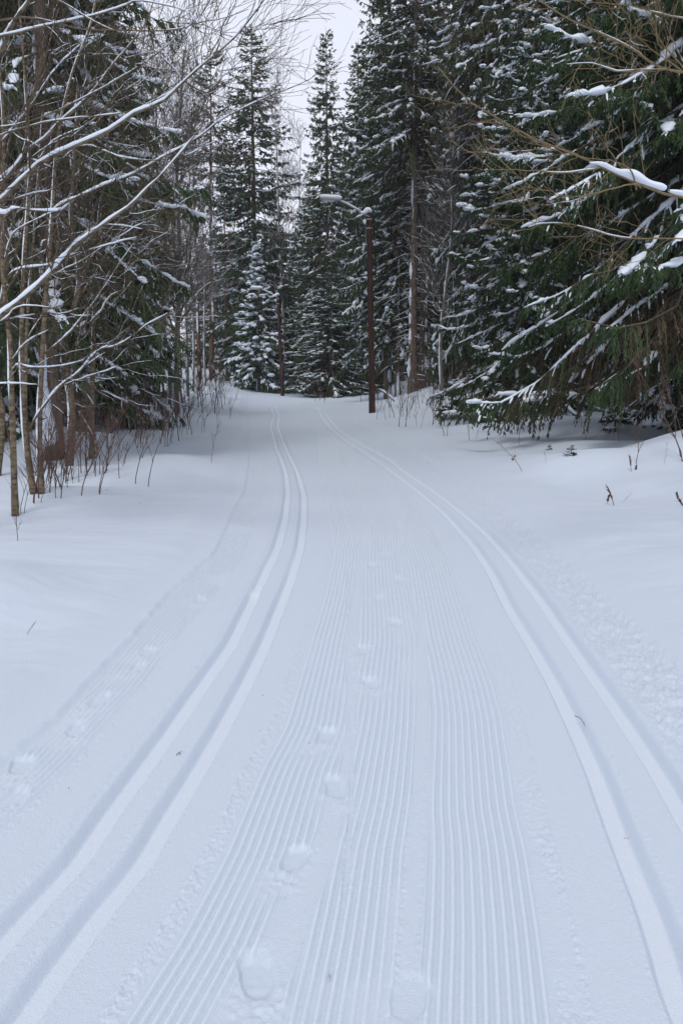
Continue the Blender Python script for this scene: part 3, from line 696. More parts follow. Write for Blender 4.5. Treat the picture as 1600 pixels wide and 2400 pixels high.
def bare_tree(name, origin, label, trunk_pts, trunk_r, limbs, bark, twigbark, cat='tree', group=None, n2=60, n3=260, n4=0, snow_t=1.6, tsnow=.7, seed=1, len2=(.5, 1.6), len3=(.25, .7), limb_r=.02, auto=0, autolen=(2, 4), autoang=.6, upb=.2, smin=.35, snow_cover=.75, minr=.0025, limb_snow=1.0, limb_bark=None):
    """trunk_pts, limbs in world coordinates; limbs = list of (points, r0, snow thickness)"""
    global rng
    keep = rng; rng = np.random.default_rng(seed)
    o = np.asarray(origin, float)
    r = empty(name, tuple(o), label, cat, group)
    tp = smooth_path(np.asarray(trunk_pts) - o, 36); trr = trunk_r * (1 - np.linspace(0, 1, 36) * .78)
    trr[:2] *= 1.15
    mt, mb_, mw, ms = MB(), MB(), MB(), MB()
    tubes(mt, tp, trr, 10, lump=.06)
    if tsnow: trunk_snow(ms, tp, trr, cover=tsnow)
    LP, LR = [], []
    for pts, r0, sn in limbs:
        p = smooth_path(np.asarray(pts) - o, 24)
        p[1:] += np.cumsum(rng.normal(0, .006, (23, 3)), 0) * .6
        rr = r0 * .8 * (1 - np.linspace(0, 1, 24) * .8); LP.append(p); LR.append(rr)
        if sn > 0:
            cov = min(1, .5 + sn * .28)
            branch_snow(ms, p[None], np.maximum(rr, .007)[None], .95 * sn * limb_snow, cov * .8, .55, 7)
            if sn >= 1.2:
                u = np.linspace(.02, .62 + .25 * rng.random(), 60)[None]; Q = ev(p[None], u).copy(); R = np.interp(u[0], np.linspace(0, 1, 24), rr)
                w = R * .72 * sn * np.minimum(np.sin(np.linspace(.1, 3.05, 60)) * 1.6, 1) * (1 + .5 * np.convolve(rng.random(64) - .5, np.ones(5) / 3, 'valid'))
                w *= np.clip(.6 + 1.4 * np.convolve(rng.random(66), np.ones(7) / 7, 'valid') - .2, .55, 1.35)
                Q[0, :, 2] += R * .55 + w * .6; tubes(ms, Q, w[None], 8, 1.0, .95, lump=.1)
    if auto:
        a, ar = kids(tp[None], trr[None], auto, autolen[0], autolen[1], autoang, upb, .5, k=24, smin=smin, curl=.10)
        LP += list(a); LR += list(ar)
        branch_snow(ms, a, ar, snow_t * .8, snow_cover, .6, 5)
    LP = np.array(LP); LR = np.array(LR)
    tubes(mb_, LP, LR, 6)
    if limbs and not auto:
        for p_, r_ in zip(LP, LR):
            one = MB(); tubes(one, p_, r_, 6); one.build('branch', limb_bark or bark, r)
    a, ar = kids(LP, LR, n2, len2[0], len2[1], .75, .10, .55, k=10, smin=.12)
    ar = np.maximum(ar, minr)
    tubes(mw, a, ar, 4, tint=rng.random(len(a)))
    branch_snow(ms, a, ar, snow_t * .7, snow_cover * .55, .4, 5, minr * .9)
    b, br_ = kids(a, ar, n3, len3[0], len3[1], .7, .12, .6, k=6, smin=.1)
    br_ = np.maximum(br_, minr * .75)
    tubes(mw, b, br_, 3, tint=rng.random(len(b)))
    if n4:
        c, cr = kids(np.concatenate([b, ]), br_, n4, len3[0] * .5, len3[1] * .6, .6, .05, .6, k=5, smin=.1)
        tubes(mw, c, np.maximum(cr, minr * .6), 3, tint=rng.random(len(c)))
    mt.build('trunk', bark, r); (None if limbs and not auto else mb_.build('branches', limb_bark or bark, r)); mw.build('twigs', twigbark, r)
    ms.build('snow', M_SNOW, r)['kind'] = 'stuff'
    rng = keep
    return r
def pl(pts, Y0, Y1=None):
    Y1 = Y0 if Y1 is None else Y1; n = len(pts)
    return [at(p[0], p[1], Y0 + (Y1 - Y0) * i / (n - 1)) for i, p in enumerate(pts)]

# trees of the left foreground (alders), limbs where the photograph has them
g0 = gy(-150, 10.0)
bare_tree('alder_tree', g0, 'alder rooted beyond the left edge, its thick snow-loaded limbs sweeping up over the bank',
    [g0, at(-140, 900, 10), at(-110, 700, 10), at(-90, 450, 10), at(-60, 200, 10), at(-20, -100, 10), at(30, -500, 10)], .075,
    [(pl([(-120,850),(0,743),(71,689),(154,607),(175,578),(214,550),(257,521),(304,489),(343,450),(400,396),(455,330)], 10, 8.6), .034, 1.7),
     (pl([(-100,560),(0,475),(36,443),(96,386),(161,354),(229,325),(271,304),(321,268),(386,243),(429,200),(482,154),(560,89),(622,5)], 10, 8.2), .030, 1.6),
     (pl([(-90,500),(0,428),(57,357),(61,321),(66,250),(82,200),(110,120),(140,20)], 10, 9.4), .024, 1.2),
     (pl([(-60,470),(30,400),(64,354),(107,325),(143,286),(200,239),(228,207),(264,157),(314,96),(350,39),(370,-40)], 10, 9), .024, 1.4),
     (pl([(-100,800),(0,757),(46,721),(107,718),(164,725),(221,718)], 10, 9.4), .012, 1.6),
     (pl([(-90,895),(0,893),(86,896)], 10, 10.2), .010, 1.8),
     (pl([(-100,420),(0,500),(40,488),(136,489),(160,470)], 10, 9.4), .020, 2.2),
     (pl([(-80,260),(0,118),(21,71),(43,36),(71,0),(110,-70)], 10, 9.6), .050, 1.5),
     (pl([(-50,100),(50,75),(132,57),(221,37),(278,21),(321,7),(420,28),(458,60)], 9.8, 8.6), .016, 1.6),
     (pl([(-60,60),(60,40),(200,70),(300,74),(415,72),(458,60),(531,45),(590,24)], 9.8, 8.2), .014, .6),
     (pl([(-60,300),(40,290),(150,250),(260,190),(330,150),(420,80),(480,20)], 9.8, 8.8), .013, .8),
     (pl([(-60,-60),(100,-20),(240,60),(330,90),(420,170),(470,250)], 9.5, 8.8), .012, .5),
     (pl([(-60,340),(60,300),(180,280),(300,265),(420,215),(520,130),(600,100)], 9.8, 8.6), .012, .9)],
    M_ALDER, M_TWIG, n2=110, n3=420, n4=320, seed=41, len2=(.4, 1.2), len3=(.2, .7), tsnow=.6, minr=.0028)
g1 = gp(37, 1214)
Y = g1[1]
bare_tree('alder_tree', g1, 'nearest brown alder stem at the left edge, leaning slightly left out of the smooth drift',
    [g1, at(33, 1090, Y), at(28, 920, Y), at(24, 800, Y), at(8, 640, Y), at(2, 480, Y), at(10, 300, Y), at(-6, 100, Y), at(-20, -160, Y)], 0.039,
    [(pl([(26,846),(57,807),(96,779),(143,761)], Y, Y - .5), .011, 1.7), (pl([(26,870),(43,850),(71,857),(143,854),(196,843)], Y, Y - .4), .012, 1.5),
     (pl([(10,620),(29,550),(71,518),(136,489)], Y, Y - .6), .015, 1.7), (pl([(14,650),(50,632),(118,625),(168,607),(221,589),(330,560)], Y, Y - .8), .013, 1.8),
     (pl([(5,330),(30,300),(75,240),(130,160),(190,100)], Y, Y - .6), .013, 1.5)],
    M_ALDER, M_TWIG, n2=40, n3=240, seed=42, group='alder stems on the left bank')
g2 = gp(80, 1163); Y = g2[1]
bare_tree('alder_tree', g2, 'curved brown alder stem, left one of the pair growing from one spot',
    [g2, at(62, 1040, Y), at(54, 900, Y), at(52, 760, Y), at(58, 600, Y), at(70, 400, Y), at(60, 200, Y), at(40, -60, Y)], 0.039,
    [(pl([(66,1007),(104,954),(143,907),(193,864),(232,821),(279,811),(343,768),(400,735)], Y, Y - 1.2), .020, 1.7),
     (pl([(143,907),(180,895),(250,875),(330,850)], Y - .35, Y - .8), .009, 1.5), (pl([(56,700),(110,640),(180,560),(243,530),(330,540)], Y, Y - .8), .011, 1.4),
     (pl([(66,420),(120,330),(200,290),(300,190),(360,120)], Y, Y - .8), .013, 1.4)],
    M_ALDER, M_TWIG, n2=60, n3=320, seed=43, group='alder stems on the left bank')
g3 = gp(98, 1163); Y = g3[1]
bare_tree('alder_tree', g3, 'straight brown alder stem with a snow-white upper trunk, right one of the pair',
    [g3, at(93, 1000, Y), at(99, 850, Y), at(108, 700, Y), at(122, 520, Y), at(135, 330, Y), at(170, 170, Y), at(212, 60, Y), at(235, -60, Y)], 0.038,
    [(pl([(107,825),(143,796),(186,750),(243,671),(286,604),(330,540)], Y, Y - .8), .016, 1.5),
     (pl([(118,500),(150,475),(204,454),(257,428),(307,411),(375,371),(421,346),(464,321),(511,282),(590,240),(650,215),(700,195),(745,165)], Y, Y - 1.6), .020, 1.8),
     (pl([(440,330),(475,290),(500,180),(530,168),(590,155),(640,130),(670,100),(687,52)], Y - 1.2, Y - 1.8), .007, .5),
     (pl([(135,380),(200,340),(300,372),(420,372),(520,330)], Y, Y - 1), .011, 1.5), (pl([(112,650),(180,620),(250,575),(340,520)], Y, Y - 1), .010, 1.3)],
    M_ALDER, M_TWIG, n2=90, n3=420, n4=250, seed=44, len2=(.35, 1.1), group='alder stems on the left bank', tsnow=.9)
g4 = gp(216, 1078); Y = g4[1]
bare_tree('alder_tree', g4, 'single thin upright brown stem standing apart on the left bank',
    [g4, at(217, 900, Y), at(221, 760, Y), at(224, 600, Y), at(240, 440, Y), at(262, 250, Y)], .052,
    [(pl([(222,700),(260,640),(330,580),(400,540)], Y, Y - .6), .012, .9), (pl([(222,820),(300,780),(390,740)], Y, Y - .6), .009, .5), (pl([(222,740),(170,690),(120,640)], Y, Y - .3), .010, .8),
     (pl([(228,560),(290,500),(340,420)], Y, Y - .5), .012, .8)],
    M_ALDER, M_YTWIG, n2=70, n3=420, seed=45, snow_t=.9)
g5 = gp(74, 1115); Y = g5[1]
bare_tree('alder_tree', g5, 'short dark alder stem half hidden behind the curved one',
    [g5, at(66, 1040, Y), at(60, 960, Y), at(64, 760, Y), at(84, 500, Y), at(100, 260, Y)], 0.038,
    [(pl([(62,800),(110,720),(170,640)], Y, Y + .5), .014, 1.4), (pl([(70,650),(20,560),(-20,500)], Y, Y), .014, 1.3)],
    M_ALDER, M_TWIG, n2=30, n3=160, seed=46)
# overhanging tree beyond the right edge
g6 = gy(2150, 9.0)
bare_tree('overhanging_tree', g6, 'bare tree beyond the right edge, olive branches with one thick snow cap hanging into view',
    [g6, at(2140, 900, 9), at(2110, 600, 9), at(2060, 300, 9), at(2000, 0, 9), at(1900, -400, 9)], .10,
    [(pl([(2100,620),(1800,500),(1600,467),(1536,452),(1440,413),(1383,383),(1306,352),(1237,325),(1184,295),(1115,256),(1069,214),(1031,168)], 9, 7.6), .026, 0),
     (pl([(2060,300),(1800,200),(1600,168),(1536,153),(1486,119),(1413,77),(1337,42),(1268,0),(1200,-50)], 9, 7.6), .024, .25),
     (pl([(2020,150),(1750,60),(1600,42),(1551,31),(1490,11),(1421,2),(1330,-10)], 9, 8), .016, .25),
     (pl([(2100,640),(1800,570),(1600,565),(1497,565),(1421,554),(1383,542),(1325,527),(1268,527),(1237,538)], 9, 7.9), .015, .3),
     (pl([(1500,440),(1478,432),(1402,452),(1337,465),(1291,448),(1230,440)], 8.1, 7.7), .009, 0), (pl([(1400,392),(1386,398),(1306,404),(1230,398),(1153,400),(1107,392)], 8, 7.6), .009, .3),
     (pl([(1490,445),(1480,400),(1440,378),(1390,372),(1320,348)], 8.1, 7.8), .009, 0), (pl([(1560,160),(1450,165),(1380,148),(1330,150)], 8.3, 7.8), .009, .3), (pl([(1600,170),(1520,110),(1480,60),(1470,10)], 8.4, 8), .007, 0)],
    M_YTWIG, M_YTWIG, n2=90, n3=330, n4=200, seed=47, snow_t=.9, snow_cover=.18, tsnow=0, len2=(.3, .9), len3=(.12, .4), minr=.0026)
mb = MB()   # the thick cap lies on the main branch: part of the tree
cap = smooth_path([at(1380, 384, 7.98), at(1412, 392, 8.02), at(1445, 408, 8.06), at(1478, 421, 8.1), at(1512, 434, 8.14), at(1540, 444, 8.17), at(1556, 449, 8.2)], 22)
rc = .040 * np.sin(np.linspace(.1, 2.9, 22)) ** .6 * (.55 + .75 * np.linspace(0, 1, 22)) * (1 + .25 * np.sin(np.linspace(0, 14, 22)))
cap[:, 2] += rc * .75 + .006
tubes(mb, cap - g6, rc, 10, .9, .8)
cap2 = smooth_path([at(1566, 456, 8.2), at(1600, 462, 8.26), at(1660, 474, 8.3)], 10); cap2[:, 2] += .03
tubes(mb, cap2 - g6, .03 * np.sin(np.linspace(.2, 3, 10)) ** .5, 8, 1, .7)
mb.build('snow_cap', M_SNOW, [o for o in bpy.data.objects if o.name.startswith('overhanging_tree')][0])

# birches and grey deciduous trees of the middle distance
def mid_tree(px, py, top, r, label, seed, lean=0, bark=M_BIRCH, auto=26, group=None, Yd=None, H=None, **k):
    g = gp(px, py) if Yd is None else gy(px, Yd); Y = g[1]
    H = H or (at(px, top, Y)[2] - g[2])
    rr = np.random.default_rng(seed)
    pts = [g + np.array([lean * f + rr.normal(0, .10) * (f > 0), rr.normal(0, .08) * (f > 0), H * f]) for f in np.linspace(0, 1, 7)]
    pts[0][2] -= .2
    d = dict(n2=260, n3=1100, n4=600, tsnow=.95, snow_t=1.5, len2=(.8, 2.2), len3=(.4, 1.1), minr=.007, autolen=(2.0, 4.6), autoang=.62, upb=.30, smin=.22, snow_cover=1.0)
    d.update(k)
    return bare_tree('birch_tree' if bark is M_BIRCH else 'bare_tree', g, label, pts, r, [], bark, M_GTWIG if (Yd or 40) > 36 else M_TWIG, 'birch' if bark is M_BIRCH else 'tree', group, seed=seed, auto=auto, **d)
mid_tree(672, 916, 190, .15, 'white-plastered birch close behind the farther lamp post', 51, lean=-.9, autolen=(2.5, 5), minr=.010)
mid_tree(412, 972, 120, .13, 'forked snow-edged tree above the bushes on the left bank', 52, lean=.5, bark=M_GREYB)
mid_tree(398, 966, 250, .085, 'thin snow-streaked tree just left of the forked one', 53, lean=-.3, bark=M_GREYB, auto=18, n3=600)
mid_tree(372, 965, 330, .07, 'slender white-edged stem behind the low green boughs', 54, lean=-.7, bark=M_GREYB, auto=16, n3=500)
mid_tree(440, 930, 230, .09, 'bare birch between the forked tree and the pine trunks', 55, lean=.4, Yd=62)
mid_tree(355, 930, 160, .10, 'grey bare tree against the pale sky left of the birches', 56, lean=-.3, bark=M_GREYB, Yd=56)
mid_tree(700, 900, 330, .10, 'far bare birch beneath the sky gap', 57, lean=.3, Yd=102, minr=.012)
mid_tree(1035, 900, 160, .10, 'bare grey tree tangled between the spruces right of the lamp post', 58, lean=.6, bark=M_GREYB, Yd=50)
mid_tree(255, 1000, 420, .06, 'thin bare tree beside the low green boughs, left bank', 59, lean=.2, bark=M_GREYB, Yd=27, auto=18, minr=.005, n3=700)
mid_tree(160, 1000, 200, .07, 'bare tree with snow-lined twigs behind the alder pair', 60, lean=.3, bark=M_ALDER, Yd=17, auto=18, minr=.004, n2=120, n3=350, n4=100, autolen=(1.2, 3))
mid_tree(-12, 1000, 200, .07, 'snow-lined bare tree behind the nearest alder stem', 61, lean=.5, bark=M_ALDER, Yd=16, auto=18, minr=.004, n2=120, n3=350, n4=100, autolen=(1.2, 3))

for i, (px, Yd, top, r0) in enumerate([(345, 48, 300, .07), (385, 58, 260, .08), (428, 52, 330, .06), (452, 72, 300, .09), (482, 84, 330, .09), (512, 98, 380, .10), (548, 100, 420, .10), (425, 90, 300, .10), (875, 66, 300, .09), (1005, 62, 330, .10), (1062, 58, 420, .08)]):
    mid_tree(px, 930, top, r0, 'thin snow-dusted bare trunk among the ' + ('grey trees left of the bend' if px < 600 else 'spruces behind the lamp post'), 90 + i, lean=.3 * math.sin(i * 2.3), bark=M_GREYB, Yd=Yd, auto=14, n2=120, n3=380, n4=0, group='thin far trunks left' if px < 600 else 'thin far trunks right', minr=.008)
# ------------------------------------------------------------------ saplings and stems
def sapling(name, label, H, r, twigs, seed, snow=False, cat='sapling', mat_=None, lean=.1, curl=.1, group=None):
    global rng
    keep = rng; rng = np.random.default_rng(seed)
    k = 9; q = np.linspace(0, 1, k)
    p = np.stack([lean * H * q ** 1.4 + np.cumsum(rng.normal(0, .012, k)) * H, np.cumsum(rng.normal(0, .012, k)) * H, H * q - .1 * (q == 0)], 1)
    rr = r * (1 - .7 * q); m = MB(); tubes(m, p, rr, 5)
    a, ar = kids(p[None], rr[None], twigs, .15 * H, .45 * H, .5, .25, .85, k=6, smin=.2); tubes(m, a, ar, 4)
    b, br_ = kids(a, ar, twigs * 3, .06 * H, .22 * H, .5, .15, .9, k=4, smin=.2); tubes(m, b, br_, 3)
    o = m.build(name, mat_ or M_STEM); tag(o, label, cat, group)
    rng = keep
    return o
GL, GRt, GF = 'bare saplings on the left bank', 'bare saplings on the right bank', 'bare stems in front of the far forest'
LBL = {GL: 'thin bare sapling among the reddish-brown brush on the left bank', GRt: 'thin bare sapling in the snow right of the lamp post', GF: 'thin bare stem at the foot of the far forest'}
protos = [sapling('sapling', LBL[GL], 1.0, .006, 9, 70 + i, lean=(.05, .35, .15, .6, -.1)[i], group=GL) for i in range(5)]
used = set()
def put(px, py, h, kind, rz, g, lab=None, Yd=None, thick=1.):
    p = gp(px, py) if Yd is None else gy(px, Yd)
    base_o = protos[kind]
    if kind not in used:
        used.add(kind); o = base_o
    else:
        o = base_o.copy(); COL.objects.link(o)
    o.location = tuple(p); o.rotation_euler = (0, 0, rz); o.scale = (h * thick, h * thick, h)
    o['label'] = lab or LBL[g]; o['group'] = g
    if lab: del o['group']
    return o
rs = random.Random(3)
for px, py, h, kind, rz, lab in [
    (189, 1167, 1.25, 3, 0, 'slanting dark sapling at the foot of the bank, just right of the alder pair'), (230, 1160, .95, 1, .3, 'reddish slanting sapling left of the longest one'),
    (232, 1165, 1.2, 3, -.2, None), (280, 1127, 1.1, 0, 1, 'straight upright sapling standing alone before the brush'), (315, 1138, 1.15, 1, .1, None), (345, 1146, 1.2, 1, -.2, 'rightmost dark sapling bending right at the front of the brush'),
    (140, 1172, 1.3, 1, .1, None), (133, 1172, .9, 0, 0, None), (46, 1208, .8, 1, .2, None), (56, 1208, .7, 1, .6, None), (28, 1120, 1.9, 4, .3, 'tall dark sapling curving behind the nearest alder'), (95, 1185, .7, 3, .2, None),
    (495, 1088, .8, 1, 1.1, 'small forked sapling alone on the open drift'), (42, 1276, .55, 2, 2.8, 'crooked twig below the nearest alder stem')]:
    put(px, py, h, kind, rz, GL, lab)
for i in range(86):
    px = rs.uniform(60, 540); py = 1195 - (px - 60) * .43 - rs.random() ** 1.4 * (60 if px > 200 else 45)
    py = max(py, 925 + rs.random() * 40)
    put(px, py, rs.uniform(.6, 1.5), rs.randrange(5), rs.uniform(-.8, .8) + (math.pi if rs.random() < .12 else 0), GL, thick=rs.uniform(.9, 1.4))
for i in range(45):
    px = rs.uniform(380, 560); py = rs.uniform(918, 1035) - (px - 380) * .22
    put(px, py, rs.uniform(.7, 1.7), rs.randrange(5), rs.uniform(-.8, .8), GL, thick=rs.uniform(.9, 1.3))
for i in range(30):   # taller stems at the back of the brush
    px = rs.uniform(290, 530); Y = rs.uniform(38, 70)
    put(px, 0, rs.uniform(1.6, 3.2), rs.choice([0, 2, 4]), rs.uniform(0, 6.28), GL, 'taller bare stem in the thicket at the back of the left bank', Yd=Y, thick=rs.uniform(.9, 1.5))['group'] = 'thicket stems'
for px, py, h, kind, rz, lab in [
    (1042, 1026, 1.4, 3, 3.1, 'forked sapling with branches spread left, in front of the snowy bush'), (1048, 1026, 1.1, 0, 0, None), (1098, 1036, 1.0, 2, 2.8, None), (1114, 1032, .6, 1, 0, None), (960, 982, 1.3, 0, 0, None), (1189, 1017, 1.5, 4, 0, None),
    (1086, 1000, 1.1, 0, 1, None), (1120, 1005, 1.1, 2, 0, None), (1215, 1046, .9, 4, 3, None), (920, 968, 1.0, 3, 3.3, None), (895, 972, .9, 1, 2.9, None), (905, 970, .8, 1, 3.3, None), (940, 980, .9, 0, 0, None),
    (1361, 1007, .85, 4, 0, 'dark upright stem in the mounds below the low spruce bough'), (1490, 1097, 1.0, 2, .2, None), (1600, 1090, 1.7, 3, 3.2, 'many-branched sapling at the right edge above the mound'), (1595, 1075, 1.3, 3, 3.0, None), (1560, 1000, 1.1, 1, 3, None), (1612, 1100, 1.5, 1, 3.3, None),
    (1280, 1092, .25, 1, 2, None), (1555, 1095, .35, 4, 2.9, None)]:
    put(px, py, h, kind, rz, GRt, lab)
for i in range(50):
    px = rs.uniform(880, 1290); Y = rs.uniform(30, 46)
    put(px, 0, rs.uniform(.8, 2.0), rs.randrange(5), rs.uniform(0, 6.28), GRt, Yd=Y)
for i in range(18):
    px = rs.uniform(1330, 1620); Y = rs.uniform(20, 40)
    put(px, 0, rs.uniform(.6, 1.6), rs.randrange(5), rs.uniform(0, 6.28), GRt, 'thin bare sapling under the big spruces at the right', Yd=Y)['group'] = 'saplings under the right spruces'
for i in range(35):
    px = rs.uniform(540, 1000); Y = rs.uniform(62, 92) if px > 700 else rs.uniform(92, 104)
    put(px, 0, rs.uniform(1.2, 3.0), rs.randrange(5), rs.uniform(0, 6.28), GF, Yd=Y, thick=1.4)

# dry weeds
def weed(px, py, h, label, seed, leaf=0, lean=.15, r=.004, rz=0, blob=True):
    global rng
    keep = rng; rng = np.random.default_rng(seed)
    g = gp(px, py); root = empty('dry_weed', tuple(g), label, 'weed', None, rz)
    k = 10; q = np.linspace(0, 1, k)
    p = np.stack([lean * h * q ** 1.5, .1 * h * q * q, h * q - .04 * (q == 0)], 1)
    m = MB(); tubes(m, p, r * (1 - .5 * q), 5)
    a, ar = kids(p[None], (r * (1 - .5 * q))[None], 4, .15 * h, .35 * h, .5, .1, .6, k=5, smin=.3); tubes(m, a, np.maximum(ar, .0012), 4)
    m.build('stem', M_WEED, root)
    s = MB()
    if blob:
        n = 70; t = .45 + .5 * rng.random(n); p0 = ev(p[None], t[None])[0]; spikes(s, p0, p0 + nrm(rng.normal(size=(n, 3)) + [0, 0, -.4]) * .022, .006, rng.random(n))
        s.build('seed_head', M_WEED, root)
    if leaf:
        l = MB(); c = p[int(k * .45)]
        for j in range(leaf):
            u = np.linspace(0, 1, 5); ax = nrm(rng.normal(size=3) + np.array([0, -.3, -.5])); sd_ = nrm(np.cross(ax, rng.normal(size=3))); nn = np.cross(ax, sd_)
            V = []
            for x in u:
                w = .022 * math.sin(math.pi * min(x + .05, 1)) + .001
                cc = c + ax * .07 * x + nn * .018 * math.sin(x * 3)
                V += [cc - sd_ * w + nn * w * .6, cc, cc + sd_ * w + nn * w * .6]
            Q = [[i * 3 + j2, i * 3 + j2 + 1, i * 3 + 4 + j2, i * 3 + 3 + j2] for i in range(4) for j2 in range(2)]
            l.add(np.array(V), Q)
        l.build('leaf', M_WEED, root)
    rng = keep
    return root
weed(1438, 1192, .30, 'taller reddish dried weed stalk with a bent seed head on the right snowfield', 81, lean=-.35, r=.005)
weed(1420, 1188, .16, 'short pale weed stalk just left of the reddish one', 82, lean=.25, r=.003)
weed(1456, 1184, .15, 'faint thin arched weed right of the reddish stalk', 83, lean=.8, r=.002, blob=False)
weed(1589, 1182, .16, 'dried weed at the right edge of the open snow', 84, lean=-.2, r=.0035)
weed(1600, 1195, .14, 'thin weed cut by the right edge of the view', 85, lean=-.4, r=.003)
weed(1478, 1112, .30, 'weed with dark buds on the crest of the right mound', 86, lean=-.1, r=.004)
weed(1488, 1108, .12, 'short bud-tipped weed on the mound crest', 87, lean=.1, r=.004)
weed(1224, 1112, .55, 'bent twig with a curled brown leaf lying on the right snow slope', 88, leaf=3, lean=-.85, r=.0045, blob=False)
weed(62, 1496, .10, 'tiny forked twig in the smooth left drift', 89, lean=.6, r=.002, blob=False)
# litter lying on the groomed snow
def litter(name, pts, r, label):
    P_ = np.array([flat(*p) for p in pts]); 
    for p in P_: p[2] = hz(p[0], p[1]) - .001
    c = P_.mean(0); m = MB(); pp = smooth_path(P_ - c, 9); pp[:, 2] += .004 + .006 * np.sin(np.linspace(0, 3.1, 9))
    tubes(m, pp, r * (1 - .4 * np.linspace(0, 1, 9)), 5)
    a, ar = kids(pp[None], np.full((1, 9), r), 3, .01, .03, .6, .2, .7, k=4, smin=.1); tubes(m, a, ar, 3)
    o = m.build(name, M_CABLE if False else M_STEM); o.location = tuple(c); tag(o, label, 'twig')
litter('fallen_twig', [(1346,1681),(1356,1686),(1364,1696),(1370,1706)], .0018, 'dark curved twig lying in the inner right-hand ski groove')
litter('fallen_twig', [(414,1769),(418,1767),(424,1766)], .0018, 'speck of bark between the left-hand ski grooves')
litter('fallen_twig', [(58,1630),(63,1626),(67,1620)], .0026, 'tiny dark spruce twig at the foot of the left drift')
litter('fallen_twig', [(770,2290),(773,2294),(774,2298)], .0007, 'minute dark fleck on the middle ridges near the bottom')
litter('fallen_twig', [(1460,1971),(1464,1972),(1468,1971)], .0006, 'minute fleck on the floor of the inner right groove')
litter('fallen_twig', [(1513,1251),(1518,1252),(1522,1251)], .006, 'dark fleck on the right snowfield below the weeds')

# fallen branch by the lamp post
pp = [at(880, 910, 45.5), at(900, 920, 45.3), at(915, 932, 45.1), at(924, 941, 45)]
g = gp(922, 942); r = empty('fallen_branch', tuple(g), 'broken snow-topped branch leaning into the snow right of the lamp post', 'branch')
m = MB(); q = smooth_path(np.array(pp) - g, 14); tubes(m, q, .035 * np.linspace(.7, 1, 14), 6, lump=.2)
m.build('wood', M_GREYB, r); m = MB(); branch_snow(m, q[None], np.full((1, 14), .05), 1.3, 1, .4, 7); m.build('snow', M_SNOW, r)
# snow heaped around the foot of the spruce behind the alders, over reddish bark
g = gp(130, 1082); m = MB()
a = np.linspace(0, 2 * math.pi, 22, endpoint=False)
rings = [(-.35, .21), (.10, .195), (.20, .18), (.30, .15)]
V = []
for i, (z, rr) in enumerate(rings):
    for t in a: V.append((rr * math.cos(t) * (1 + .18 * math.sin(3 * t + i)), rr * math.sin(t), z - .06 + .04 * math.sin(5 * t)))
Q = [[i * 22 + j, i * 22 + (j + 1) % 22, (i + 1) * 22 + (j + 1) % 22, (i + 1) * 22 + j] for i in range(3) for j in range(22)]
m.add(np.array(V), Q); o = m.build('root_flare', M_RBARK, left1); o.location = (-.02, -.03, 0)
m = MB(); k = 16; p = np.stack([np.linspace(-.02, -.10, k) - .06, np.full(k, -.12), np.linspace(.26, 1.7, k)], 1)
tubes(m, p, np.interp(np.linspace(0, 1, k), [0, .08, .4, .8, 1], [.05, .20, .15, .08, .01]), 10, lump=.18); m.build('snow_heap', M_SNOW, left1)

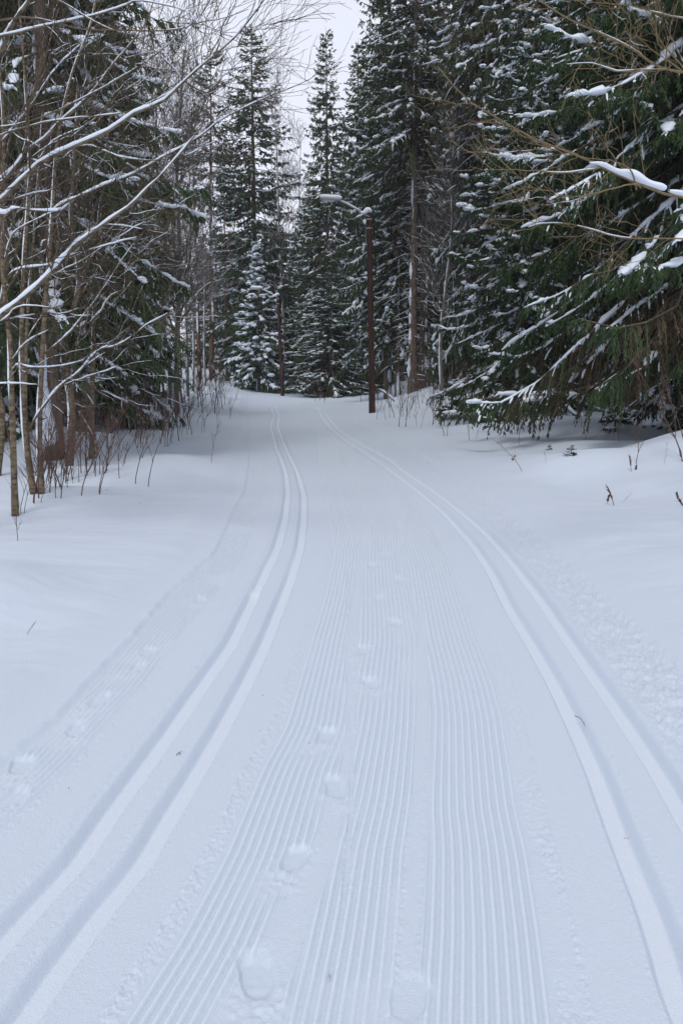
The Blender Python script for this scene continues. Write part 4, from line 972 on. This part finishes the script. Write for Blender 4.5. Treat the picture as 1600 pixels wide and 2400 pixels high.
# ------------------------------------------------------------------ lamp posts and cables
def lamp_post(base_px, Yd, top_py, lean_x, label, arm=(1.25, .50), head=.85, box=False):
    g = gp(*base_px) if Yd is None else gy(base_px[0], Yd)
    topz = at(base_px[0], top_py, g[1])[2] - g[2]
    r = empty('lamp_post', tuple(g), label, 'lamp post', 'lamp posts along the trail')
    m = MB(); k = 16; q = np.linspace(0, 1, k)
    p = np.stack([lean_x * q, 0 * q, topz * q - .5 * (q == 0)], 1)
    tubes(m, p, .145 - .035 * q, 14); c = p[-1]
    # weathered slanted top
    a = np.linspace(0, 2 * math.pi, 14, endpoint=False) + .4
    m.add(np.array([[c[0] + .11 * math.cos(t), c[1] + .11 * math.sin(t), c[2]] for t in a] + [[c[0], c[1], c[2] + .05]]), T=[[i, (i + 1) % 14, 14] for i in range(14)])
    m.build('pole', M_POLE, r)
    # metal bands
    for z in (topz - .25, topz - .62):
        m = MB(); cc = np.array([lean_x * z / topz, 0, z]); tubes(m, np.array([cc - [0, 0, .03], cc + [0, 0, .03]]), .120, 14)
        m.build('bracket_band', M_METAL, r)
    # arm rising to the left and forwards over the trail
    a0 = c + np.array([-.10, -.02, -.10]); a1 = c + np.array([-arm[0], -.15, arm[1]])
    m = MB(); path = smooth_path([c + np.array([.02, -.12, -.16]), a0 + [0, -.05, 0], (a0 + a1) / 2 + [0, 0, .02], a1], 18); tubes(m, path, .027, 8)
    m.build('arm', M_METAL, r)
    # lantern: flat-bottomed, rounded housing, tapered towards its nose
    hd = MB(); k = 12; u = np.linspace(0, 1, k)
    hp = np.stack([a1[0] + .08 - (head + .08) * u, a1[1] + 0 * u, a1[2] + .02 + .05 * u], 1)
    hr = .125 * (np.clip(np.sin(u * math.pi), 0, 1) ** .35 * .8 + .12) * (1 - .15 * u)
    tubes(hd, hp, hr, 12, 1.1, .55); hd.build('lamp_housing', M_METAL, r)
    gl = MB(); gp_ = hp[3:11].copy(); gp_[:, 2] -= .035; tubes(gl, gp_, np.array([.05, .085, .095, .095, .095, .09, .08, .04]), 10, 1, .6); gl.build('lamp_glass', M_GLASS, r)
    s = MB(); sp_ = hp.copy(); sp_[:, 2] += .10; sp_[0, 0] += .02
    tubes(s, sp_, np.array([.05, .11, .125, .13, .125, .13, .125, .13, .135, .13, .11, .04]) * .95, 10, 1.05, .85, lump=.12)
    cp = smooth_path([c + np.array([.10, 0, .02]), c + np.array([.04, 0, .10]), c + np.array([-.06, 0, .13]), c + np.array([-.22, -.03, .02]), c + np.array([-.40, -.05, .06])], 12)
    tubes(s, cp, np.array([.03, .09, .12, .14, .15, .15, .13, .12, .10, .08, .06, .02]), 10, 1, .85, lump=.2)
    ap = path[5:]; ap = ap + [0, 0, .05]; tubes(s, ap, .035 * np.sin(np.linspace(.2, 3, len(ap))) + .004, 6, lump=.3)
    if box: pass
    tubes(s, np.array([c + [-.17, -.02, -.25], c + [-.19, -.02, -.34], c + [-.17, -.02, -.46]]), np.array([.03, .09, .02]), 8, lump=.3)
    s.build('snow', M_SNOW, r)['kind'] = 'stuff'
    w = MB(); tubes(w, np.array([c + [-.135, -.02, -.3], c + [-.15, -.03, -.8], c + [-.13, -.02, -1.3]]), .012, 5); w.build('feed_wire', M_METAL, r)
    if box:
        b = MB(); tubes(b, np.array([[0, 0, -.3], [.0, 0, 1.2], [.0, 0, 2.6], [.0, 0, 2.62]]), np.array([.16, .158, .15, .02]), 12); b.build('pole_sleeve', M_BOX, r)
        b = MB(); tubes(b, np.array([[-.17, -.05, 1.2], [-.17, -.05, 1.22], [-.17, -.05, 1.5], [-.17, -.05, 1.52]]), np.array([.01, .07, .07, .01]), 8); b.build('fuse_box', M_BOX, r)
    return g + c, r
t1, lp1 = lamp_post((872, 970), None, 500, -.17, 'tall reddish-brown wooden lamp post with a snow-capped lantern, nearer of the two')
t2, lp2 = lamp_post((662, 928), None, 693, -.30, 'far wooden lamp post at the bend in front of the birch, snow on its lantern', box=True)
def cable(a, b, sag, r, label):
    a = np.asarray(a); b = np.asarray(b); q = np.linspace(0, 1, 40); p = a[None] * (1 - q)[:, None] + b[None] * q[:, None]; p[:, 2] -= sag * 4 * q * (1 - q)
    c = a.copy(); m = MB(); tubes(m, p - c, r, 6); o = m.build('power_cable', M_CABLE); o.location = tuple(c); tag(o, label, 'cable', 'cables between the lamp posts')
top1 = t1 + [.05, -.12, -.62]; top2 = t2 + [0, -.12, -.7]
cable(top1, (4.9, -2.0, 9.2), .75, .014, 'dark cable rising from the nearer lamp post towards the upper right')
cable(top1, top2, .8, .012, 'dark cable running from the nearer lamp post back to the far one')
cable(top2, at(200, 728, 108), .8, .022, 'snow-dusted cable running left from the far lamp post past the pines')

# needles and bark flecks shed onto the snow
def flecks():
    m = MB(); n = 420; pts = []
    r2 = np.random.default_rng(9)
    X = np.concatenate([r2.uniform(2.5, 9, 240), r2.uniform(-8, -2.5, 120), r2.uniform(-2.5, 2.5, 60)])
    Y = np.concatenate([r2.uniform(8, 26, 240), r2.uniform(7, 24, 120), r2.uniform(2.5, 16, 60)])
    Z = base(X, Y) + .03; a = r2.uniform(0, 6.28, n); l = r2.uniform(.008, .03, n); l[-60:] *= .4
    p0 = np.stack([X, Y, Z + .004], 1); p1 = p0 + np.stack([np.cos(a) * l, np.sin(a) * l, r2.uniform(0, .3, n) * l], 1)
    Z = np.zeros(n); spikes(m, p0 - [0, 0, .012], p1 - [0, 0, .010], np.minimum(l * .22, .004), r2.random(n))
    o = m.build('needle_litter', M_STEM, smooth=False); tag(o, None, None, None, 'stuff')
flecks()
# ------------------------------------------------------------------ thin winter haze
def haze():
    x, y0, y1, z0, z1 = 640, -48, 470, -4, 62
    me = bpy.data.meshes.new('haze')
    v = [(a, b, c) for c in (z0, z1) for a, b in ((-x, y0), (x, y0), (x, y1), (-x, y1))]
    me.from_pydata(v, [], [(3, 2, 1, 0), (4, 5, 6, 7), (0, 1, 5, 4), (1, 2, 6, 5), (2, 3, 7, 6), (3, 0, 4, 7)])
    m = bpy.data.materials.new('haze'); m.use_nodes = True; n = m.node_tree.nodes; n.clear()
    pv = n.new('ShaderNodeVolumePrincipled'); pv.inputs['Color'].default_value = (.86, .90, 1, 1); pv.inputs['Density'].default_value = .00045
    out = n.new('ShaderNodeOutputMaterial'); m.node_tree.links.new(pv.outputs[0], out.inputs['Volume'])
    me.materials.append(m); o = bpy.data.objects.new('haze', me); COL.objects.link(o); o['kind'] = 'stuff'
haze()
